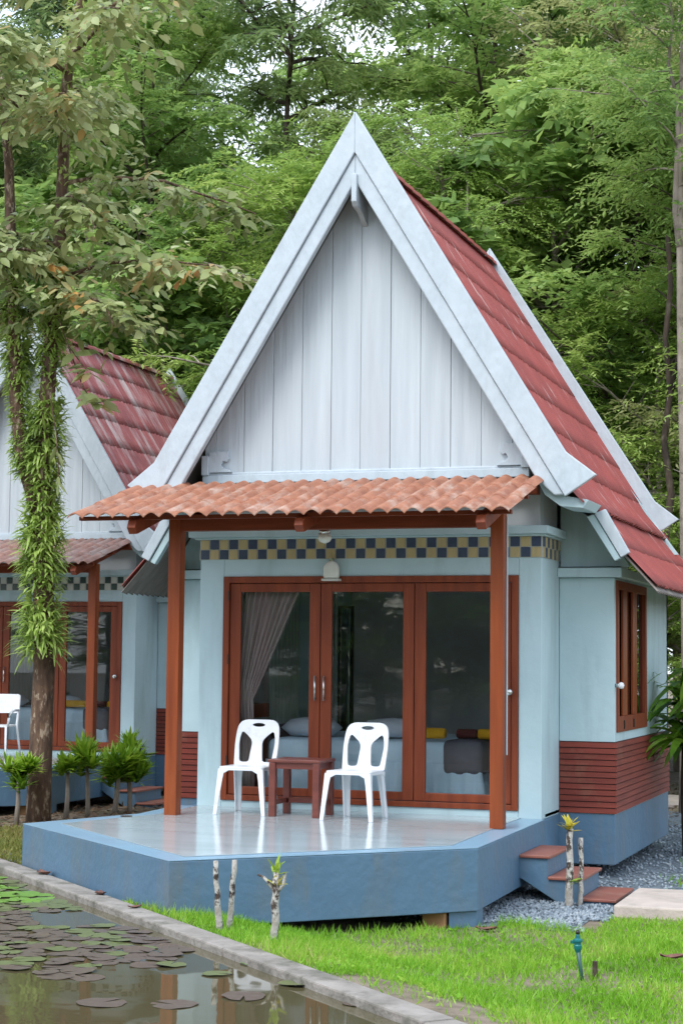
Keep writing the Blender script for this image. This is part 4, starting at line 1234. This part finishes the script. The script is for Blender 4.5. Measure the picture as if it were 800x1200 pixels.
LAB = {
 'feather': ('feathery bright yellow green forest tree behind the cottages', 'feathery forest trees behind the cottages'),
 'broad': ('broadleaf mid green forest tree behind the cottages', 'broadleaf forest trees behind the cottages'),
 'dark': ('tall dark forest tree with drooping narrow leaves behind the cottages', 'dark drooping forest trees behind the cottages'),
 'olive': ('olive brown thinly leaved forest tree behind the cottages', 'olive forest trees behind the cottages'),
}
proto = {
 'feather': [make_tree('feathery_tree', *LAB['feather'], 31, 'leaf_feather', 'bark_pale', H=10, base=1.6, Rr=3.4, nl=24, nsub=8, ntw=13, nlv=20, ll=.15, lw=.042, droop=.30, twl=.95, flat=.35),
             make_tree('feathery_tree', *LAB['feather'], 33, 'leaf_feather', 'bark_pale', H=11.5, base=1.2, Rr=3.0, nl=26, nsub=7, ntw=10, nlv=24, ll=.11, lw=.034, droop=.55, twl=1.2, flat=.5, bare=1)],
 'broad': [make_tree('broadleaf_tree', *LAB['broad'], 42, 'leaf_broad', 'bark_dark', H=14, base=2.0, Rr=3.8, nl=28, nsub=8, ntw=12, nlv=14, ll=.20, lw=.085, droop=.25, twl=.8),
           make_tree('broadleaf_tree', *LAB['broad'], 43, 'leaf_broad', 'bark_dark', H=16, base=3.0, Rr=4.0, nl=30, nsub=8, ntw=12, nlv=14, ll=.19, lw=.075, droop=.35, twl=.8)],
 'dark': [make_tree('drooping_tree', *LAB['dark'], 54, 'leaf_dark', 'bark_dark', H=17, base=3.5, Rr=3.3, nl=28, nsub=8, ntw=11, nlv=15, ll=.25, lw=.05, droop=.75, twl=.8, flat=.6)],
 'big': [make_tree('large_leafed_tree', 'large leafed mid green forest tree behind the cottages', 'large leafed forest trees behind the cottages', 71, 'leaf_broad', 'bark_pale', H=11, base=1.8, Rr=3.4, nl=24, nsub=7, ntw=8, nlv=9, ll=.32, lw=.16, droop=.45, twl=.85, flat=.55, bare=1)],
 'high': [make_tree('high_crowned_tree', 'slim dark forest tree with a bare lower stem against the gap of sky', None, 58, 'leaf_dark', 'bark_dark', H=18.5, base=12.6, Rr=2.6, nl=20, nsub=6, ntw=9, nlv=14, ll=.24, lw=.055, droop=.75, twl=.8, flat=.6, r0=.13)],
 'olive': [make_tree('olive_tree', *LAB['olive'], 65, 'leaf_olive', 'bark_pale', H=15, base=1.5, Rr=3.6, nl=30, nsub=8, ntw=15, nlv=18, ll=.125, lw=.042, droop=.4, twl=.8, flat=.6, bare=3)],
}
used = set()
def plant(kind, x, y, s=1.0, rz=0.0, var=0, sz=None):
    p = proto[kind][var % len(proto[kind])]
    o = p if p.name not in used else dup(p)
    used.add(p.name)
    o.location = (x, y, -.62); o.rotation_euler = (0, 0, rz); o.scale = (s, s, sz or s)
    return o
# nearest row, just behind the cottages
plant('feather', -6.2, 13.0, 1.0, .4)
plant('feather', -4.0, 11.8, .92, 2.1, 1)
plant('feather', -8.6, 15.4, 1.05, 4.0)
plant('feather', 1.6, 10.2, .95, 1.1, 1)
plant('feather', -.9, 10.9, .72, 3.6)
plant('big', -2.6, 13.4, 1.0, 2.0)
plant('big', -9.6, 13.8, .8, 1.0)
plant('big', 1.9, 15.2, 1.1, 4.0)
plant('big', -13.2, 17.5, 1.1, 2.8)
plant('olive', .9, 13.2, .95, .2)
plant('olive', 3.2, 11.5, .9, 2.7)
plant('broad', -1.6, 12.6, .82, 1.9)
plant('broad', -11.8, 16.2, .9, 3.3, 1)
# second row
plant('broad', -4.6, 18.5, 1.02, .7, 1)
plant('olive', -1.2, 17.5, 1.1, 4.4)
plant('broad', -8.4, 27.5, 1.25, 1.0, 1)
plant('high', -9.0, 17.0, 1.0, .5)
plant('dark', -15.4, 22.0, 1.0, .3)
plant('dark', -14.6, 19.0, 1.02, 2.2)
plant('broad', 1.8, 18.8, 1.1, 3.0)
plant('dark', -7.2, 16.0, .72, 5.0)
plant('dark', -2.6, 21.5, 1.05, 1.5)
plant('broad', -16.6, 16.8, .95, 4.1)
plant('broad', -18.2, 21.5, 1.0, 1.2, 1)
# third row
plant('broad', -6.4, 24.5, 1.1, 2.6)
plant('broad', -3.4, 27.0, 1.25, 5.2, 1)
plant('olive', .8, 25.5, 1.25, 1.0)
plant('dark', -17.2, 26.5, 1.05, 4.4)
plant('broad', -17.5, 28.5, 1.1, 3.6)
plant('broad', -21.5, 26.0, 1.15, .5, 1)
plant('olive', -5.6, 31.5, 1.3, 2.0)
plant('feather', -12.6, 24.0, 1.15, 3.1)
plant('dark', 1.5, 31, 1.2, .9)
plant('broad', -9.0, 31.0, .95, 1.7)
plant('dark', -18.0, 33.0, 1.3, 2.4)
plant('broad', -23.0, 33.0, 1.3, 4.0)
plant('broad', -1.5, 34.0, 1.4, .2, 1)
plant('olive', 3.5, 16.0, 1.1, 5.1)
plant('feather', -1.9, 15.2, 1.15, .9)
for x, y, q in ((-22, 6, 0), (-27, 11, 1), (-24, 15, 0), (-30, 3, 1), (-30, 20, 0), (-26, -3, 0), (8, 12, 1), (10, 18, 0), (7, 22, 1)):
    tag(plant('broad', x, y, .95, x * .7, q), 'broadleaf tree standing well to the side of the cottages', group='trees to the side of the cottages')
NEAR, NEARG = 'unseen low tree added on the near side of the pond to darken the door reflections', 'unseen trees added on the near side of the pond'
# unseen trees added to darken the door glass reflections, kept low to admit light
for x, y, q in ((-9, -27, 0), (-2, -30, 1), (5, -27.5, 0), (11, -30, 1), (-15, -29, 1), (-21, -27, 0), (-26, -31, 1)):
    tag(plant('broad', x, y, 1.05, x * 1.3, q, .5), NEAR, group=NEARG)
for x, y in ((-18.5, -24.5), (-15.2, -23.5), (-12, -24.4), (-8.8, -23.2), (-5.6, -24.6), (-2.4, -23.4), (1, -24.8)):
    tag(plant('feather', x, y, .85, x * 2.1, 0, .6), NEAR, group=NEARG)
    o = tag(dup(proto['feather'][0]), NEAR, group=NEARG); o.location = (x + 1.6, y + .6, -2.6); o.rotation_euler = (0, 0, x); o.scale = (.8, .8, .5)

for x, y in ((-22, -33), (-17.5, -34), (-13, -33), (-8.5, -34.5), (-4, -33), (.5, -34), (-25, -28), (-10.5, -38), (-19, -39)):  # further unseen row, added to close bright gaps in the reflection
    tag(plant('broad', x, y, 1.0, x * 1.7, 1, .5), NEAR, group=NEARG)
# bare trunks at the right edge
def bare(x, y, H, r, ma, label, wob, name='forest_trunk_tree'):
    t = thing(name, label, 'tree', (x, y, -.62))
    rg = random.Random(int(H * 10)); b = MB(); p = Vector((0, 0, 0)); pts = []
    for k in range(12):
        pts.append(p.copy()); p = p + Vector((rg.uniform(-wob, wob), rg.uniform(-wob, wob), H / 11))
    b.tube(pts, [r * (1 - .05 * k) for k in range(12)], 10)
    tb, V, F = tree_arrays(int(H * 7), H=4.2, base=.6, Rr=1.7, nl=14, nsub=5, ntw=8, nlv=14, ll=.13, lw=.042, droop=.4, twl=.7, r0=r * .6)
    off = np.array(pts[8]); tb.v = [(x + off[0], y + off[1], z + off[2]) for x, y, z in tb.v]
    b.add(tb.v, tb.f); b.build('trunk', M[ma], t, smooth=True)
    V = V + off
    npmesh('crown', V, F, M['leaf_broad'], t)
bare(.09, 8.3, 10.5, .085, 'bark_pale', 'thick pale trunked tree at the right edge behind the wing', .03)
bare(-.30, 8.9, 8.0, .075, 'bark_dark', 'thin crooked dark trunked tree between the wing and the pale trunk', .10)

# ------------------------------------------------------------------ the fern-clad tree in front of the far cottage
t = thing('fern_clad_tree', 'slender tree clad in hanging green ferns, in front of the far cottage', 'tree', (-6.907, 3.584, -.58))
o3 = Vector((-6.907, 3.584, -.58))
tr_pts = [(-6.90, -.66), (-6.912, .06), (-6.915, .7), (-6.912, 1.29), (-6.94, 2.0), (-6.95, 2.73), (-6.96, 3.4), (-6.955, 3.98), (-6.90, 4.7), (-6.877, 5.24), (-6.82, 5.98), (-6.815, 7.36), (-6.80, 8.44), (-6.60, 9.5), (-6.3, 11.2), (-6.1, 13)]
tr_rad = [.155, .142, .135, .13, .125, .12, .112, .105, .095, .09, .085, .072, .064, .056, .045, .03]
st_pts = [(-6.97, 3.0), (-7.08, 3.4), (-7.21, 3.78), (-7.31, 4.5), (-7.36, 5.26), (-7.46, 6.23), (-7.55, 7.5), (-7.8, 9.5)]
rg = random.Random(77); rs = np.random.RandomState(77)
b = MB()
b.tube([Vector((x, 3.584 + .05 * math.sin(z), z)) - o3 for x, z in tr_pts], tr_rad, 14)
b.tube([Vector((x, 3.55 + .05 * math.sin(z), z)) - o3 for x, z in st_pts], [.10, .095, .09, .085, .08, .075, .06, .03], 10)
limbs = []
for z0, a, Ln, el in ((6.0, -.2, 2.4, .35), (6.6, 2.8, 1.8, .3), (7.2, .5, 2.6, .4), (7.6, -1.2, 2.0, .3), (8.0, 3.6, 2.2, .45), (8.4, 1.9, 2.0, .4), (8.8, -.6, 2.6, .3), (9.2, .2, 2.4, .5), (9.6, 3.0, 2.2, .5), (7.0, -.9, 1.7, .1), (6.4, 4.2, 1.6, .2), (10.2, -.3, 2.4, .5), (10.5, 2.5, 2.4, .5), (11, .9, 2.2, .6), (7.9, -2.2, 2.2, .2), (8.6, 4.6, 2.0, .3),
                      (5.8, -.5, 1.9, -.05), (5.6, 2.9, 1.3, .1), (6.2, -1.5, 1.7, .15)):
    x0 = np.interp(z0, [p[1] for p in tr_pts], [p[0] for p in tr_pts])
    p = Vector((x0, 3.584, z0)); d = Vector((math.cos(a) * math.cos(el), math.sin(a) * math.cos(el), math.sin(el)))
    pl = [p.copy()]
    for q in range(6):
        d = (d + Vector((rg.uniform(-.2, .2), rg.uniform(-.2, .2), rg.uniform(-.22, .10)))).normalized(); p = p + d * Ln / 6; pl.append(p.copy())
    limbs.append(pl); b.tube([q - o3 for q in pl], [.032 - .004 * q for q in range(7)], 6, cap=False)
# two twigs that hang low in front of the far roof, one by the canopy corner
low = [[(-6.80, 3.50, 5.6), (-6.55, 3.35, 5.15), (-6.28, 3.25, 4.85), (-6.10, 3.2, 4.72)],
       [(-6.55, 3.35, 5.15), (-6.30, 3.3, 4.60), (-6.12, 3.25, 4.40), (-5.95, 3.2, 4.42)],
       [(-6.80, 3.4, 4.6), (-6.66, 3.3, 4.1), (-6.60, 3.28, 3.7), (-6.585, 3.27, 3.35)]]
for pl in low:
    pl = [Vector(p) for p in pl]; b.tube([q - o3 for q in pl], [.010, .008, .006, .004], 5, cap=False)
b.build('trunk', M['bark'], t, smooth=True)
b = MB(); b.lathe((0, 0, 0), [(.045, 0), (.045, .012), (.02, .014)], 12)      # pale pruning scar facing the camera
b.v = [(x + .0, -z - .125, y + 2.62) for x, y, z in b.v]
b.build('pruning_scar', M['block'], t)

# broad drooping leaves: each has a folded blade of six corners
def big_leaf(P, D, Nn, L, Wd):
    Wv = nrm(np.cross(Nn, D)); n = len(P)
    def at(s, w_, lift): return P + D * (L * s)[:, None] + Wv * (Wd * w_)[:, None] + Nn * (L * lift)[:, None]
    V = np.stack([at(0, 0, 0), at(.28, .42, .05), at(.62, .46, .03), at(1, 0, -.10), at(.62, -.46, .03), at(.28, -.42, .05)], 1)
    k = np.arange(n)[:, None] * 6
    F = np.concatenate([k + np.array([[0, 1, 2, 3]]), k + np.array([[0, 3, 4, 5]])], 0)
    return V.reshape(-1, 3), F
LP, LD, LL = [], [], []
for pl in limbs:
    for i in range(1, 6):
        for q in range(11):
            c = pl[i].lerp(pl[i + 1], rg.random())
            a = rg.uniform(0, 2 * PI); dd = Vector((math.cos(a), math.sin(a), rg.uniform(-.5, .35))).normalized()
            l2 = rg.uniform(.35, 1.0)
            for s in range(7):
                f = (s + 1) / 7
                LP.append(tuple(c + dd * l2 * f + Vector((0, 0, -.12 * f * f))))
                sd_ = dd.cross(Vector((0, 0, 1))) * (1 if s % 2 else -1)
                LD.append(tuple((dd * .6 + sd_ * .7 + Vector((rg.uniform(-.3, .3), rg.uniform(-.3, .3), rg.uniform(-.75, .0)))).normalized()))
                LL.append(rg.uniform(.08, .21))
n0 = len(LP)
for j, pl in enumerate(low):
    pl = [Vector(p) for p in pl]
    for i in range(14 if j < 2 else 7):
        f = .35 + .65 * rg.random(); i1 = min(2, int(f * 3)); c = pl[i1].lerp(pl[i1 + 1], f * 3 - i1)
        a = rg.uniform(0, 2 * PI)
        LP.append(tuple(c)); LD.append(tuple(Vector((math.cos(a) * .9, math.sin(a) * .6, rg.uniform(-.8, .25) - (.8 if j == 2 else 0))).normalized())); LL.append(rg.uniform(.18, .30) if j < 2 else rg.uniform(.15, .24))
P = np.array(LP); D = np.array(LD); L = np.array(LL); n = len(P)
Nn = nrm(np.array([0, -.35, 1.0]) + .4 * rs.randn(n, 3))
wid = L * rs.uniform(.42, .62, n); wid[-7:] *= .5
V, F = big_leaf(P - np.array(o3), D, Nn, L, wid)
npmesh('crown', V, F, M['leaf_front'], t)

# hanging ferns on both stems
b = MB()
def fern_on(x, z, rad, n, big):
    for k in range(n):
        a = rg.uniform(0, 2 * PI)
        c = Vector((x + rad * math.cos(a), 3.575 + rad * math.sin(a), z + rg.uniform(-.06, .06))) - o3
        l = rg.uniform(.10, .24) * big; wd = rg.uniform(.022, .042)
        el = rg.uniform(-.3, 1.3)
        a2 = a + rg.uniform(-.9, .9)
        d = Vector((math.cos(a2) * math.cos(el), math.sin(a2) * math.cos(el), math.sin(el)))
        s = Vector((-math.sin(a2), math.cos(a2), rg.uniform(-.4, .4))).normalized()
        p = c; vs = []
        dr = rg.uniform(.3, 1.9)
        for q in range(5):
            wq = wd * (.35, .8, 1, .7, .08)[q] * .5
            vs += [p - s * wq, p + s * wq]
            d = (d + Vector((0, 0, -dr / 4))).normalized(); p = p + d * l / 4
        b.add(vs, [(2 * q, 2 * q + 1, 2 * q + 3, 2 * q + 2) for q in range(4)])
z = 1.45
while z < 6.3:
    x = np.interp(z, [p[1] for p in tr_pts], [p[0] for p in tr_pts])
    dens = 40 if z < 4.2 else 32
    if 2.05 < z < 2.3: dens = 16
    if 4.55 < z < 4.8: dens = 9
    big = 1.2 if z < 2.6 else (1.05 if z < 4.4 else .8)
    fern_on(x, z, np.interp(z, [p[1] for p in tr_pts], tr_rad) * rg.uniform(.95, 1.45), dens, big * (1 + .3 * math.sin(z * 5)))
    z += .036
z = 3.6
while z < 6.5:
    x = np.interp(z, [p[1] for p in st_pts], [p[0] for p in st_pts])
    fern_on(x, z, .09, 26, .80 * (1 + .3 * math.sin(z * 4)))
    z += .032
while z < 10:
    x = np.interp(z, [p[1] for p in tr_pts], [p[0] for p in tr_pts]); fern_on(x, z, .09, 4, .6); z += .05
b.build('fern_growth', M['leaf_fern'], t, recalc=False)

# tidy helper properties
for o in bpy.data.objects:
    if 'off' in o.keys(): del o['off']
